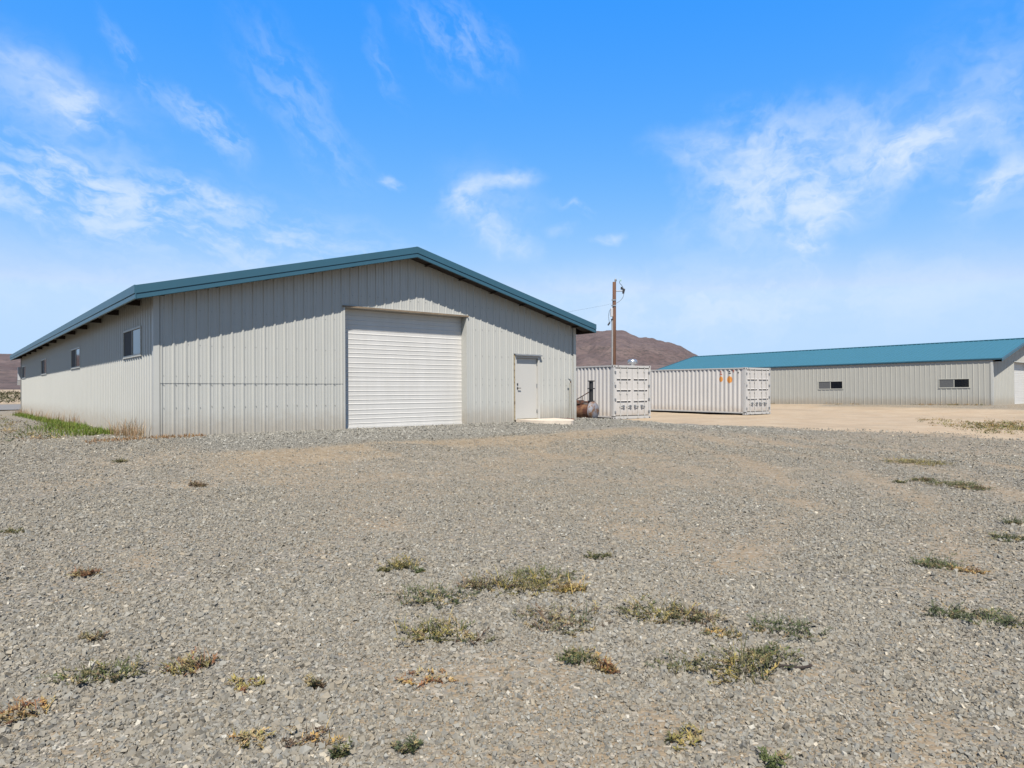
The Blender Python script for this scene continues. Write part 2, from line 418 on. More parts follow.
def build_stones():
    tiers = [(1.6, 5.5, 300000), (5.5, 10.5, 330000), (10.5, 18.0, 330000), (18.0, 28.0, 160000)]
    N = sum(t[2] for t in tiers)
    a = np.radians(rng.uniform(-50, 50, N))
    r = np.concatenate([np.sqrt(rng.uniform(t[0]**2, t[1]**2, t[2])) for t in tiers])
    x = r*np.sin(a); y = r*np.cos(a)
    foot, pale, bare = masks(x, y)
    dens = (1-.55*bare-.30*sstep(.7, 1, bare))*(1-.965*pale)
    dens = np.maximum(dens, foot)
    cl = fbm(x*3.1, y*3.1, 3, 88)
    dens = dens*(.34+.5*sstep(.35, .62, cl))
    u, v = uv_of(x, y, A1)
    inside = (u > -.05) & (u < W1+.05) & (v > -.05)
    keep = (rng.random(N) < dens) & ~inside
    x, y, r, bare, fo = x[keep], y[keep], r[keep], bare[keep], foot[keep]; n = len(x)
    size = np.clip(np.exp(rng.normal(math.log(.0056), .42, n)), .0026, .0165)*(1+.22*sstep(4, 9, r)+.75*sstep(12, 20, r))
    size *= 1-.35*bare
    base = np.array([[-1,-1,-1],[1,-1,-1],[1,1,-1],[-1,1,-1],[-1,-1,1],[1,-1,1],[1,1,1],[-1,1,1]], float)
    P = base[None]*(1+rng.uniform(-.42, .32, (n, 8, 3)))
    P *= np.stack([rng.uniform(.8, 1.3, n), rng.uniform(.65, 1.0, n), rng.uniform(.5, .92, n)], -1)[:, None, :]
    q = rng.normal(size=(n, 4)); q[:, 1:3] *= .6; q[:, 0] *= 1; q /= np.linalg.norm(q, axis=1)[:, None]
    w_, a_, b_, c_ = q.T
    Rm = np.stack([1-2*(b_*b_+c_*c_), 2*(a_*b_-c_*w_), 2*(a_*c_+b_*w_),
                   2*(a_*b_+c_*w_), 1-2*(a_*a_+c_*c_), 2*(b_*c_-a_*w_),
                   2*(a_*c_-b_*w_), 2*(b_*c_+a_*w_), 1-2*(a_*a_+b_*b_)], -1).reshape(n, 3, 3)
    P = np.einsum('nij,nkj->nki', Rm, P)*size[:, None, None]
    z = ground_h(x, y)
    P += np.stack([x, y, z+size*.34], -1)[:, None, :]
    Fb = np.array([[0,3,2,1],[4,5,6,7],[0,1,5,4],[1,2,6,5],[2,3,7,6],[3,0,4,7]])
    Fq = (np.arange(n)[:, None, None]*8+Fb[None]).reshape(-1, 4)
    t = rng.random(n)
    g = np.clip(rng.normal(.265, .045, n), .13, .46)
    g = np.where(t > .975, rng.uniform(.42, .60, n), g)
    g = np.where(t < .05, rng.uniform(.07, .13, n), g)
    warm = np.clip(rng.normal(.40, .32, n), 0, 1)*(1-.7*fo)
    g = g*(1+.05*fo)
    c = g[:, None]*(1-warm[:, None])*np.array([.975, 1.0, .985]) + g[:, None]*warm[:, None]*np.array([1.13, 1.0, .80])
    o = np_mesh('gravel', P.reshape(-1, 3), Fq, M['stone'], np.repeat(c, 8, 0))
    tag(o, 'loose grey crushed stone strewn over the yard', 'gravel', kind='stuff')
build_stones()

def build_road():
    us = np.linspace(-70, 60, 66); vs = np.linspace(38.5, 52.5, 8)
    U, Vv = np.meshgrid(us, vs, indexing='ij')
    X = A1[0]+U*D2[0]+Vv*D1[0]; Y = A1[1]+U*D2[1]+Vv*D1[1]
    Z = ground_h(X, Y)+.05
    V = np.stack([X, Y, Z], -1).reshape(-1, 3)
    i, j = np.meshgrid(np.arange(len(us)-1), np.arange(len(vs)-1), indexing='ij'); nv = len(vs)
    Fq = np.stack([i*nv+j, (i+1)*nv+j, (i+1)*nv+j+1, i*nv+j+1], -1).reshape(-1, 4)
    tag(np_mesh('road', V, Fq, M['road']), 'grey road crossing behind the near building', 'road', kind='structure')
build_road()

# ------------------------------------------------------------------ hills
def hill(name, az0, az1, prof, r0, r1, seed, label, nz=1.0, gscale=1.0):
    az = np.linspace(az0, az1, 420); rr = np.linspace(r0, r1, 110)
    Rr, Az = np.meshgrid(rr, az, indexing='ij')
    tanel = np.interp(Az, [p[0] for p in prof], [p[1] for p in prof])
    rc = r0+(r1-r0)*.55
    tanel = tanel*(1+.075*nz*(fbm(Az*.8+seed, Az*0+seed*1.3, 6, seed)-.5)*2)
    X = Rr*np.sin(np.radians(Az)); Y = Rr*np.cos(np.radians(Az))
    t = (Rr-r0)/(r1-r0)
    shape = np.where(t < .55, np.clip(t/.55, 0, 1)**1.35, np.cos(np.clip((t-.55)/.45, 0, 1)*math.pi/2))
    rid = 1-np.abs(2*fbm(X*.006*gscale, Y*.004*gscale, 5, seed)-1)
    f = fbm(X*.02*gscale, Y*.02*gscale, 4, seed+5)
    Hh = tanel*rc
    fall = sstep(0, .25, t)*(1-sstep(.30, .53, t))
    Z = shape*Hh*(1+nz*(.95*(rid-.75)*fall+.16*(f-.5)*(.22+fall))) - 1.5
    V = np.stack([X, Y, Z], -1).reshape(-1, 3); na = len(az)
    i, j = np.meshgrid(np.arange(len(rr)-1), np.arange(na-1), indexing='ij')
    Fq = np.stack([i*na+j, i*na+j+1, (i+1)*na+j+1, (i+1)*na+j], -1).reshape(-1, 4)
    o = np_mesh(name, V, Fq[:, ::-1], M['hill'])
    o.data.polygons.foreach_set('use_smooth', [True]*len(o.data.polygons))
    tag(o, label, 'hill', kind='structure')
def azt(px, py):
    a = math.atan((px-512)/F); return math.degrees(a), (HOR-py)/F*math.cos(a)
pts = [(380, 374), (450, 365), (520, 352), (560, 338), (575, 334.5), (585, 331.5), (596, 330.3), (602, 330.8), (608, 330), (616, 330.8), (626, 330.8), (634, 334), (640, 336), (649, 337), (658, 340), (667, 341.5), (674, 343), (683, 346), (690, 349), (700, 354), (715, 360), (740, 367), (790, 374), (860, 382), (900, 386)]
prof = [azt(*p) for p in pts]
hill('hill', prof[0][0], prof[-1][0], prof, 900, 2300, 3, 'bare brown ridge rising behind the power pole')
pts = [(-420, 350), (-300, 340), (-200, 345), (-100, 352), (-40, 353), (0, 350.5), (12, 350), (20, 351), (60, 352), (110, 356), (200, 366), (320, 374), (400, 383)]
prof = [azt(*p) for p in pts]
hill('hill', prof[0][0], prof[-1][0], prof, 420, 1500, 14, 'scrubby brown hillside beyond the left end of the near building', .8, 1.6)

# ------------------------------------------------------------------ the metal buildings
def ribbed(mb, mapf, s0, s1, zb, ztop, openings, pitch, depth=.019, wide=.032, lap=None, mi=0, start=.12, minor=True):
    """a ribbed sheet; mapf(s, z, out) -> point. openings: (s0, s1, z0, z1)"""
    pr = [(s0, 0.0), (s1, 0.0)]
    c = s0+start
    while c < s1-.05:
        pr += [(c-wide, 0), (c-wide*.5, depth), (c+wide*.5, depth), (c+wide, 0)]
        if minor:
            for q in (1/3, 2/3):
                cc = c+pitch*q
                if cc+.02 < s1: pr += [(cc-.014, 0), (cc-.005, .005), (cc+.005, .005), (cc+.014, 0)]
        c += pitch
    pr = sorted(p for p in pr if s0 <= p[0] <= s1)
    xs = [p[0] for p in pr]; ds = [p[1] for p in pr]
    brk = set(xs)
    for o in openings: brk |= {o[0], o[1]}
    if lap: brk.add(lap[0])
    xs2 = sorted(b for b in brk if s0 <= b <= s1)
    d2 = np.interp(xs2, xs, ds)
    for k in range(len(xs2)-1):
        a, b = xs2[k], xs2[k+1]
        if b-a < 1e-6: continue
        mid = (a+b)/2
        spans = [(zb, None)]
        for o in openings:
            if o[0]-1e-6 <= mid <= o[1]+1e-6:
                ns = []
                for (z0, z1) in spans:
                    if z1 is None or z1 > o[2]:
                        if o[2] > z0: ns.append((z0, o[2]))
                        ns.append((o[3], z1))
                    else: ns.append((z0, z1))
                spans = ns
        for (z0, z1) in spans:
            segs = [(z0, z1, 0.0)]
            if lap and mid < lap[0] and z0 < lap[1] and (z1 is None or z1 > lap[1]):
                segs = [(z0, lap[1]+.03, -.003), (lap[1], z1, .006)]
            for (q0, q1, off) in segs:
                ta = ztop(a) if q1 is None else q1; tb = ztop(b) if q1 is None else q1
                mb.quad(mapf(a, q0, d2[k]+off), mapf(b, q0, d2[k+1]+off), mapf(b, tb, d2[k+1]+off), mapf(a, ta, d2[k]+off), mi)

def slider_window(parent, mapf, s0, s1, z0, z1, left_mat, right_mat, flip=False, label=None):
    """sliding window in a wall; s runs along the wall, out is away from it"""
    def bx(mb, a, b, c, d, o0, o1, mi=0):
        P = [mapf(a, c, o0), mapf(b, c, o0), mapf(b, c, o1), mapf(a, c, o1), mapf(a, d, o0), mapf(b, d, o0), mapf(b, d, o1), mapf(a, d, o1)]
        n = len(mb.v); mb.v += [tuple(p) for p in P]
        for f in ((0,3,2,1),(4,5,6,7),(0,1,5,4),(1,2,6,5),(2,3,7,6),(3,0,4,7)):
            mb.f.append(tuple(n+i for i in f)); mb.m.append(mi)
    mb = MB(); fw = .045; o0, o1 = -.06, .03
    bx(mb, s0, s1, z0, z0+fw, o0, o1); bx(mb, s0, s1, z1-fw, z1, o0, o1)
    bx(mb, s0, s0+fw, z0+fw, z1-fw, o0, o1); bx(mb, s1-fw, s1, z0+fw, z1-fw, o0, o1)
    mid = (s0+s1)/2
    bx(mb, mid-.02, mid+.02, z0+fw, z1-fw, o0, o1-.014)
    w = mb.build('window', M['frame'], parent)
    p = MB(); bx(p, s0+fw, mid-.02, z0+fw, z1-fw, -.012, .004)
    p.build('pane', left_mat, w)
    p = MB(); bx(p, mid+.02, s1-fw, z0+fw, z1-fw, -.012, .008)
    p.build('pane', right_mat, w)
    t = MB(); bx(t, s0-.03, s1+.03, z0-.016, z0-.001, -.02, .034)
    t.build('sill', M['trim'], w)
    return w

def metal_building(name, loc, tilt, W, L, ua, zr, ze, r, e, garage, mandoor, wins, label, siding, pitch, detail):
    root = empty(name, loc, (-tilt, 0, AL))
    tag(root, label, 'building', 'metal sided buildings with teal roofs')
    zb = -.6
    sl = (zr-ze)/(ua+e); sr = (zr-ze)/(W+e-ua)
    def ztop(u): return zr-sl*(ua-u) if u < ua else zr-sr*(u-ua)
    wt = lambda u: ztop(u)-.13
    front = lambda s, z, o: (s, -o, z)
    left = lambda s, z, o: (-o, s, z)
    right = lambda s, z, o: (W+o, s, z)
    back = lambda s, z, o: (s, L+o, z)
    ops = []
    if garage: ops.append((garage[0], garage[1], zb-.1, garage[2]))
    if mandoor: ops.append((mandoor[0], mandoor[1], zb-.1, mandoor[3]))
    mb = MB()
    ribbed(mb, front, 0, W, zb, wt, ops, pitch, lap=(garage[0], 1.15) if detail else None, minor=detail)
    if detail:      # rows of screws beside the ribs
        c = .12
        while c < W-.1:
            for z in (.62, 1.12, 1.30, 1.98, 2.75, 3.4):
                if z < wt(c)-.2 and not any(o[0]-.1 < c < o[1]+.1 and z < o[3]+.1 for o in ops):
                    zz = z+random.uniform(-.015, .015)
                    mb.box(c+.045, c+.058, -.012, .002, zz, zz+.013, 1)
            c += pitch
    mb.build('front_wall', [siding, M['screw']], root)
    mb = MB(); ribbed(mb, left, 0, L, zb-.3, lambda s: ztop(0)-.10, [(w[0]+.02, w[1]-.02, w[2]+.02, w[3]-.02) for w in wins], pitch, minor=detail)
    mb.build('side_wall', siding, root)
    mb = MB(); ribbed(mb, right, 0, L, zb-.3, lambda s: ztop(W)-.10, [], pitch, minor=False)
    mb.build('side_wall', siding, root)
    mb = MB(); ribbed(mb, back, 0, W, zb-.3, wt, [], pitch, minor=False)
    mb.build('rear_wall', siding, root)
    # corner trim
    for (x0, y0, sx, sy) in ((0, 0, 1, 1), (W, 0, -1, 1), (0, L, 1, -1), (W, L, -1, -1)):
        mb = MB(); zt = ztop(0 if x0 == 0 else W)-.12
        xa, xb = sorted((x0-sx*.036, x0+sx*.085)); ya, yb = sorted((y0-sy*.036, y0-sy*.032))
        mb.box(xa, xb, ya, yb, zb, zt)
        ya, yb = sorted((y0-sy*.032, y0+sy*.085)); xa, xb = sorted((x0-sx*.036, x0-sx*.032))
        mb.box(xa, xb, ya, yb, zb, zt)
        mb.build('corner_trim', M['trim'], root)
    # roof sheet: ribs run down the slope
    y0, y1 = -r, L+r
    mb = MB()
    ys = [y0]; hs = [0.0]; c = y0+.2
    while c < y1-.1:
        ys += [c-.03, c-.015, c+.015, c+.03]; hs += [0, .03, .03, 0]; c += .305
    ys.append(y1); hs.append(0)
    for (xa, xb) in ((-e, ua), (ua, W+e)):
        for k in range(len(ys)-1):
            mb.quad((xa, ys[k], ztop(xa)+hs[k]-.02), (xb, ys[k], ztop(xb)+hs[k]-.02), (xb, ys[k+1], ztop(xb)+hs[k+1]-.02), (xa, ys[k+1], ztop(xa)+hs[k+1]-.02))
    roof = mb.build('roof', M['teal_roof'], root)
    mb = MB()       # ridge cap
    for sx in (-1, 1):
        xe = ua+sx*.2
        mb.poly([(ua, y0-.005, zr+.03), (xe, y0-.005, ztop(xe)+.028), (xe, y1+.005, ztop(xe)+.028), (ua, y1+.005, zr+.03)])
    mb.build('ridge_cap', M['teal_roof'], roof)
    # soffit (open timber deck) and rafters
    mb = MB()
    for (xa, xb) in ((-e+.02, ua), (ua, W+e-.02)):
        mb.quad((xa, y0+.02, ztop(xa)-.06), (xb, y0+.02, ztop(xb)-.06), (xb, y1-.02, ztop(xb)-.06), (xa, y1-.02, ztop(xa)-.06))
        n = 6
        for k in range(n):        # lookout blocks under the rake
            x = xa+(xb-xa)*(k+.5)/n
            for (ya, yb) in ((y0+.03, -.035), (L+.035, y1-.03)):
                mb.box(x-.04, x+.04, ya, yb, ztop(x)-.235, ztop(x)-.215)
    for (xa, xb) in ((-e+.03, ua), (ua, W+e-.03)):      # boxed boards closing the rake overhang
        for (ya, yb) in ((-r+.004, -.034), (L+.034, L+r-.004)):
            za, zb2 = ztop(xa), ztop(xb)
            mb.quad((xa, ya, za-.20), (xb, ya, zb2-.20), (xb, yb, zb2-.20), (xa, yb, za-.20))
    yy = 1.2 if detail else L
    while yy < L:
        for (xa, xb) in ((-e+.03, -.04), (W+.04, W+e-.03)):
            mb.box(xa, xb, yy-.04, yy+.04, ztop(xa)-.20, min(ztop(xa), ztop(xb))-.075)
        yy += 2.4
    mb.build('soffit', M['wood_dark'], root)
    # fascia: two stepped bands round the rakes and eaves
    prof = [(0, .025), (.036, .025), (.036, -.142), (.014, -.150), (.014, -.166), (.027, -.170), (.027, -.250), (.004, -.262), (0, -.262)]
    full = prof
    prof = [(p[0], p[1]*(1 if detail or p[1] > 0 else .72)) for p in full]
    mb = MB()
    for yf, sy in ((-r, -1), (L+r, 1)):
        st = [-e-.0, ua, W+e]
        for k in range(2):
            for q in range(len(prof)):
                p, p2 = prof[q], prof[(q+1) % len(prof)]
                mb.quad((st[k], yf+sy*p[0], ztop(st[k])+p[1]), (st[k+1], yf+sy*p[0], ztop(st[k+1])+p[1]), (st[k+1], yf+sy*p2[0], ztop(st[k+1])+p2[1]), (st[k], yf+sy*p2[0], ztop(st[k])+p2[1]))
    prof = [(p[0], p[1]*(1 if detail or p[1] > 0 else .30)) for p in full]
    for xf, sx in ((-e, -1), (W+e, 1)):
        z = ztop(xf); nq = len(prof)
        for q in range(len(prof)):
            p, p2 = prof[q], prof[(q+1) % len(prof)]
            mb.quad((xf+sx*p[0], y0-.036, z+p[1]), (xf+sx*p[0], y1+.036, z+p[1]), (xf+sx*p2[0], y1+.036, z+p2[1]), (xf+sx*p2[0], y0-.036, z+p2[1]), 1 if q >= nq-2 else 0)
        for ye in (y0-.036, y1+.036):
            mb.poly([(xf+sx*p[0], ye, z+p[1]) for p in prof])
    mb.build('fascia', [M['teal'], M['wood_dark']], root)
    # overhead door
    if garage:
        u1, u2, hd = garage
        mb = MB(); rec = .235
        rr = random.Random(4)
        zc = zb+.25
        k = 0
        while zc < hd:
            h = (.118, .118, .155, .10, .118)[k % 5]
            z2 = min(zc+h, hd)
            mb.quad((u1, rec, zc), (u2, rec, zc), (u2, rec-.002, zc+h*.70), (u1, rec-.002, zc+h*.70))
            mb.quad((u1, rec-.002, zc+h*.70), (u2, rec-.002, zc+h*.70), (u2, rec-.009, zc+h*.86), (u1, rec-.009, zc+h*.86))
            mb.quad((u1, rec-.009, zc+h*.86), (u2, rec-.009, zc+h*.86), (u2, rec-.009, zc+h*.93), (u1, rec-.009, zc+h*.93))
            mb.quad((u1, rec-.009, zc+h*.93), (u2, rec-.009, zc+h*.93), (u2, rec, zc+h), (u1, rec, zc+h))
            zc += h; k += 1
        g = mb.build('garage_door', M['roller'], root)
        mb = MB()
        mb.box(u1-.05, u1+.002, -.03, rec+.03, zb, hd); mb.box(u2-.002, u2+.05, -.03, rec+.03, zb, hd)
        mb.box(u1-.05, u2+.05, -.03, rec+.03, hd, hd+.05)
        mb.build('door_jamb', M['trim'], g)
        mb = MB(); mb.box(u1-.07, u2+.07, -.05, -.031, hd-.005, hd+.04)
        mb.build('header_board', M['wood_tan'] if detail else M['trim'], g)
        mb = MB(); mb.box(u1+.01, u2-.01, rec-.04, rec+.01, -.03 if detail else -.02, .05)
        mb.build('bottom_bar', M['roller'], g)
    if mandoor:
        a, b, z0, z1 = mandoor
        mb = MB(); mb.box(a+.065, b-.065, .03, .075, z0+.03, z1-.09)
        d = mb.build('entry_door', M['door'], root, bevel=.004)
        mb = MB()
        mb.box(a, a+.06, -.035, .10, z0, z1-.085); mb.box(b-.06, b, -.035, .10, z0, z1-.085); mb.box(a, b, -.035, .10, z1-.085, z1)
        mb.build('door_frame', M['door'], d)
        mb = MB(); mb.box(a-.03, a-.001, -.034, .02, z0, z1); mb.box(a+.06, a+.072, -.01, .03, z0, z1-.09); mb.build('weather_strip', M['jamb'], d)
        mb = MB()
        mb.poly([(a-.03, .0, z1+.05), (b+.06, 0, z1+.05), (b+.06, -.10, z1+.012), (a-.03, -.10, z1+.012)])
        mb.poly([(a-.03, -.10, z1+.012), (b+.06, -.10, z1+.012), (b+.06, -.10, z1-.02), (a-.03, -.10, z1-.02)])
        mb.build('drip_cap', M['galv_dark'], d)
        mb = MB(); Mx = Matrix.Translation((a+.13, .03, z0+.98)) @ Matrix.Rotation(R(90), 4, 'X')
        mb.lathe([(.0, 0), (.033, 0), (.033, .012), (.012, .016), (.012, .05), (.0, .05)], 14, 0, Mx)
        mb.box(a+.115, a+.235, -.03, -.012, z0+.965, z0+.985)
        mb.build('door_handle', M['brass'], d)
        mb = MB(); Mx = Matrix.Translation((a+.13, .03, z0+1.10)) @ Matrix.Rotation(R(90), 4, 'X')
        mb.lathe([(0, 0), (.032, 0), (.028, .022), (0, .024)], 14, 0, Mx)
        mb.build('deadbolt', M['brass'], d)
        for z in (.25, 1.05, 1.75):
            mb = MB(); mb.tube([(b-.062, .022, z0+z-.06), (b-.062, .022, z0+z+.06)], .014, 8)
            mb.box(b-.09, b-.066, .022, .032, z0+z-.055, z0+z+.055)
            mb.build('hinge', M['galv_dark'], d)
        mb = MB(); mb.box(a+.06, b-.06, -.03, .10, z0-.02, z0+.026)
        mb.build('threshold', M['jamb'], d)
    for w in wins:
        slider_window(root, left, w[0], w[1], w[2], w[3], M[w[4]], M[w[5]])
    return root

wins1 = [(v0, v0+1.93, 1.80, 2.47, 'glass', 'dark') for v0 in (1.20, 9.95, 19.05, 28.3)]
b1 = metal_building('metal_building', (A1[0], A1[1], PAD1), T1, W1, L1, 6.203, 4.759, 3.105, .5, .453,
    (4.36, 8.16, 3.094), (9.984, 10.992, .06, 2.051), wins1,
    'near off white ribbed metal building with white roller door and teal fascia', M['siding'], .245, True)
mb = MB(); mb.box(-.155, -.036, 31.05, 31.30, 1.72, 2.46)
ub = mb.build('utility_box', M['box_grey'], b1, bevel=.012)
mb = MB(); mb.box(-.17, -.05, 31.06, 31.27, 1.45, 1.70)
mb.build('conduit_box', M['pvc'], ub)

wins2 = [(1.20, 2.95, 1.10, 1.70, 'glass', 'blind'), (9.05, 10.85, 1.10, 1.70, 'glass', 'blind')]
b2 = metal_building('metal_building', (A2[0], A2[1], PAD2), T2, W2, L2, 6.45, 4.43, 2.88, .5, .07,
    (4.42, 8.1, 2.78), None, wins2,
    'far long off white metal building with a bright teal roof on the right', M['siding_far'], .30, False)

# ------------------------------------------------------------------ concrete step and corner pipe at the near building
def w1(u, v): p = A1+u*D2+v*D1; return float(p[0]), float(p[1])
mb = MB(); n = 26
rim = []
for k in range(n+1):
    t = math.pi*k/n
    rim.append((9.98+.80*(1-math.cos(t)), -.06-1.5*max(0.0, math.sin(t))**.8*(1+.05*math.sin(5*t))))
rim = rim[::-1]
zt, zl = .075, -.25
mb.poly([(x, y, zt) for x, y in rim])
for k in range(n):
    mb.quad((*rim[k], zl), (*rim[k+1], zl), (*rim[k+1], zt-.0), (*rim[k], zt-.0))
st = mb.build('concrete_step', M['concrete'], None)
st.location = (A1[0], A1[1], PAD1); st.rotation_euler = (0, 0, AL)
tag(st, 'low rounded pale concrete step in front of the entry door', 'step')

x, y = w1(12.27, -.12)
pr = empty('water_pipe', (x, y, PAD1-.02), (0, 0, AL))
tag(pr, 'thin rusty upright pipe standing against the corner beside the entry door', 'pipe')
mb = MB(); mb.tube([(0, 0, -.2), (0, 0, 1.28)], .022, 8); mb.build('riser', M['rust_dark'], pr)
mb = MB(); mb.tube([(0, 0, 1.28), (-.06, -.02, 1.31), (-.16, -.05, 1.36)], .016, 8); mb.tube([(-.05, -.02, 1.31), (-.05, -.02, 1.36)], .012, 6)
mb.build('tap', M['galv_dark'], pr)
mb = MB(); mb.box(-.045, -.022, -.03, .03, -.2, 1.22); mb.build('post', M['frame'], pr)

x, y = w1(11.95, -.28)
mb = MB(); rr = random.Random(3)
for k in range(26):
    px, py = rr.gauss(0, .28), rr.gauss(0, .10); s = rr.uniform(.025, .075)
    Mx = Matrix.Translation((px, py, s*.5)) @ Euler((rr.uniform(-.5, .5), rr.uniform(-.5, .5), rr.uniform(0, 6))).to_matrix().to_4x4()
    mb.box(-s, s, -s*.6, s*.6, -s*.5, s*.5, 0, Mx)
db = mb.build('debris', M['rust_dark']); db.location = (x, y, PAD1-.01); db.rotation_euler = (0, 0, AL)
tag(db, 'small heap of dark scraps at the foot of the thin pipe', 'debris')

# ------------------------------------------------------------------ shipping containers
def container(loc, th, L, label, logo=False, vent=False):
    Wc, Hc = 2.438, 2.591
    root = empty('shipping_container', loc, (0, 0, th))
    tag(root, label, 'container', 'white shipping containers in the yard')
    # frame rails
    mb = MB()
    for x in (0, Wc):
        for yy in (0, L):
            xa, xb = (0, .12) if x == 0 else (Wc-.12, Wc)
            ya, yb = (0, .14) if yy == 0 else (L-.14, L)
            mb.box(xa, xb, ya, yb, .16, Hc-.12)
    for x in (0, Wc):
        xa, xb = (.0, .07) if x == 0 else (Wc-.07, Wc)
        mb.box(xa, xb, .16, L-.16, Hc-.075, Hc-.012); mb.box(xa, xb, .16, L-.16, .085, .155)
    mb.box(.16, Wc-.16, 0.0, .12, Hc-.12, Hc-.01); mb.box(.16, Wc-.16, 0.0, .14, .02, .155)
    mb.box(.16, Wc-.16, L-.10, L, Hc-.10, Hc-.01); mb.box(.16, Wc-.16, L-.12, L, .03, .155)
    mb.build('frame', M['cont_trim'], root)
    for x in (0, 1):
        for yy in (0, 1):
            for z in (0, 1):
                mb = MB()
                xa = -.006 if x == 0 else Wc-.172; ya = -.006 if yy == 0 else L-.172; za = 0 if z == 0 else Hc-.118
                mb.box(xa, xa+.178, ya, ya+.178, za, za+.118)
                fx = xa-.001 if x == 0 else xa+.179
                mb.quad((fx, ya+.05, za+.03), (fx, ya+.13, za+.03), (fx, ya+.13, za+.09), (fx, ya+.05, za+.09), 1)
                fy = ya-.001 if yy == 0 else ya+.179
                mb.quad((xa+.05, fy, za+.03), (xa+.13, fy, za+.03), (xa+.13, fy, za+.09), (xa+.05, fy, za+.09), 1)
                mb.build('corner_casting', [M['cont_trim'], M['dark']], root)
    # corrugated sides
    def corr(mapf, s0, s1, z0, z1, name):
        mb = MB(); p = .278; prof = []
        s = s0; prof.append((s, 0))
        while s < s1-.05:
            for (q, d) in ((.072, 0), (.140, -.042), (.210, -.042), (.278, 0)):
                if s+q < s1: prof.append((s+q, d))
            s += p
        prof.append((s1, 0))
        for k in range(len(prof)-1):
            a, b = prof[k], prof[k+1]
            mb.quad(mapf(a[0], z0, a[1]), mapf(b[0], z0, b[1]), mapf(b[0], z1, b[1]), mapf(a[0], z1, a[1]))
        for k in range(len(prof)-1):       # the shaded lips where the ribs end under the rail
            a, b = prof[k], prof[k+1]
            mb.quad(mapf(a[0], z1, a[1]), mapf(b[0], z1, b[1]), mapf(b[0], z1, .002), mapf(a[0], z1, .002))
        return mb.build(name, M['cont'], root)
    sideL = corr(lambda s, z, o: (.012-o, s, z), .14, L-.14, .155, Hc-.075, 'side_panel')
    corr(lambda s, z, o: (Wc-.012+o, s, z), .14, L-.14, .155, Hc-.075, 'side_panel')
    corr(lambda s, z, o: (s, L-.012+o, z), .12, Wc-.12, .155, Hc-.10, 'end_panel')
    mb = MB(); mb.box(.06, Wc-.06, .1, L-.08, Hc-.05, Hc-.02); mb.build('roof', M['cont'], root)
    mb = MB(); mb.box(.1, Wc-.1, .14, L-.1, .10, .16); mb.build('floor', M['wood_dark'], root)
    mb = MB(); mb.box(.14, Wc-.14, .09, .12, .17, Hc-.13)
    mb.build('door_gasket', M['gasket'], root)
    # doors
    for side in (0, 1):
        x0, x1 = (.135, Wc/2-.012) if side == 0 else (Wc/2+.012, Wc-.135)
        z0, z1 = .19, Hc-.165
        mb = MB()
        slots = [(.78, .88), (1.31, 1.41), (1.84, 1.94)]
        zz = z0
        for (s0, s1) in slots+[(z1, z1)]:
            mb.quad((x0, .02, zz), (x1, .02, zz), (x1, .02, s0), (x0, .02, s0))
            if s1 > s0:     # horizontal corrugation: bright lip over a deep groove
                xi, xo = x0+.09, x1-.09
                mb.quad((x0, .02, s0), (xi, .02, s0), (xi, .02, s1), (x0, .02, s1)); mb.quad((xo, .02, s0), (x1, .02, s0), (x1, .02, s1), (xo, .02, s1))
                mb.quad((xi, .02, s0), (xo, .02, s0), (xo,   .085, s0+.02), (xi,   .085, s0+.02))
                mb.quad((xi,   .085, s0+.02), (xo,   .085, s0+.02), (xo, .085, s1), (xi, .085, s1))
                mb.quad((xi, .085, s1), (xo, .085, s1), (xo, .0, s1+.004), (xi, .0, s1+.004))
                mb.quad((xi, .0, s1+.004), (xo, .0, s1+.004), (xo, .0198, s1+.04), (xi, .0198, s1+.04))
                for xx in (xi, xo):
                    mb.poly([(xx, .02, s0), (xx, .085, s0+.02), (xx, .085, s1), (xx, .02, s1)])
            zz = s1
        for (xa, xb, za, zb_) in ((x0, x1, z0, z0), (x0, x1, z1, z1)):
            mb.quad((xa, .02, za), (xb, .02, za), (xb, .09, za), (xa, .09, za))
        for xx in (x0, x1): mb.quad((xx, .02, z0), (xx, .09, z0), (xx, .09, z1), (xx, .02, z1))
        d = mb.build('door', M['cont'], root)
        for bx in ((.30, .74) if side == 0 else (.34, .78)):
            xx = x0+bx
            mb = MB(); mb.tube([(xx, -.02, .09), (xx, -.02, Hc-.05)], .017, 8)
            for z in (.22, .62, 1.25, 1.80, 2.30): mb.box(xx-.04, xx+.04, -.028, .019, z-.03, z+.03)
            mb.box(xx-.045, xx+.045, -.03, .0, .05, .10); mb.box(xx-.045, xx+.045, -.03, .0, Hc-.09, Hc-.04)
            lb = mb.build('lock_bar', M['cont_trim'], d)
            mb = MB(); sx = 1 if side == 0 else -1
            sx = sx if bx < .5 else -sx*-1
            mb.box(min(xx, xx+sx*.26), max(xx, xx+sx*.26), -.05, -.035, .60, .635); mb.box(xx+sx*.20-.04, xx+sx*.20+.04, -.045, .018, .55, .68)
            mb.build('handle', M['galv_dark'], lb)
        for z in (.35, .95, 1.6, 2.25):
            xx = x0-.02 if side == 0 else x1+.02
            mb = MB(); mb.box(xx-.05, xx+.05, -.012, .02, z-.05, z+.05); mb.tube([(xx+(-.02 if side == 0 else .02), -.014, z-.06), (xx+(-.02 if side == 0 else .02), -.014, z+.06)], .016, 8)
            mb.build('hinge', M['galv_dark'], d)
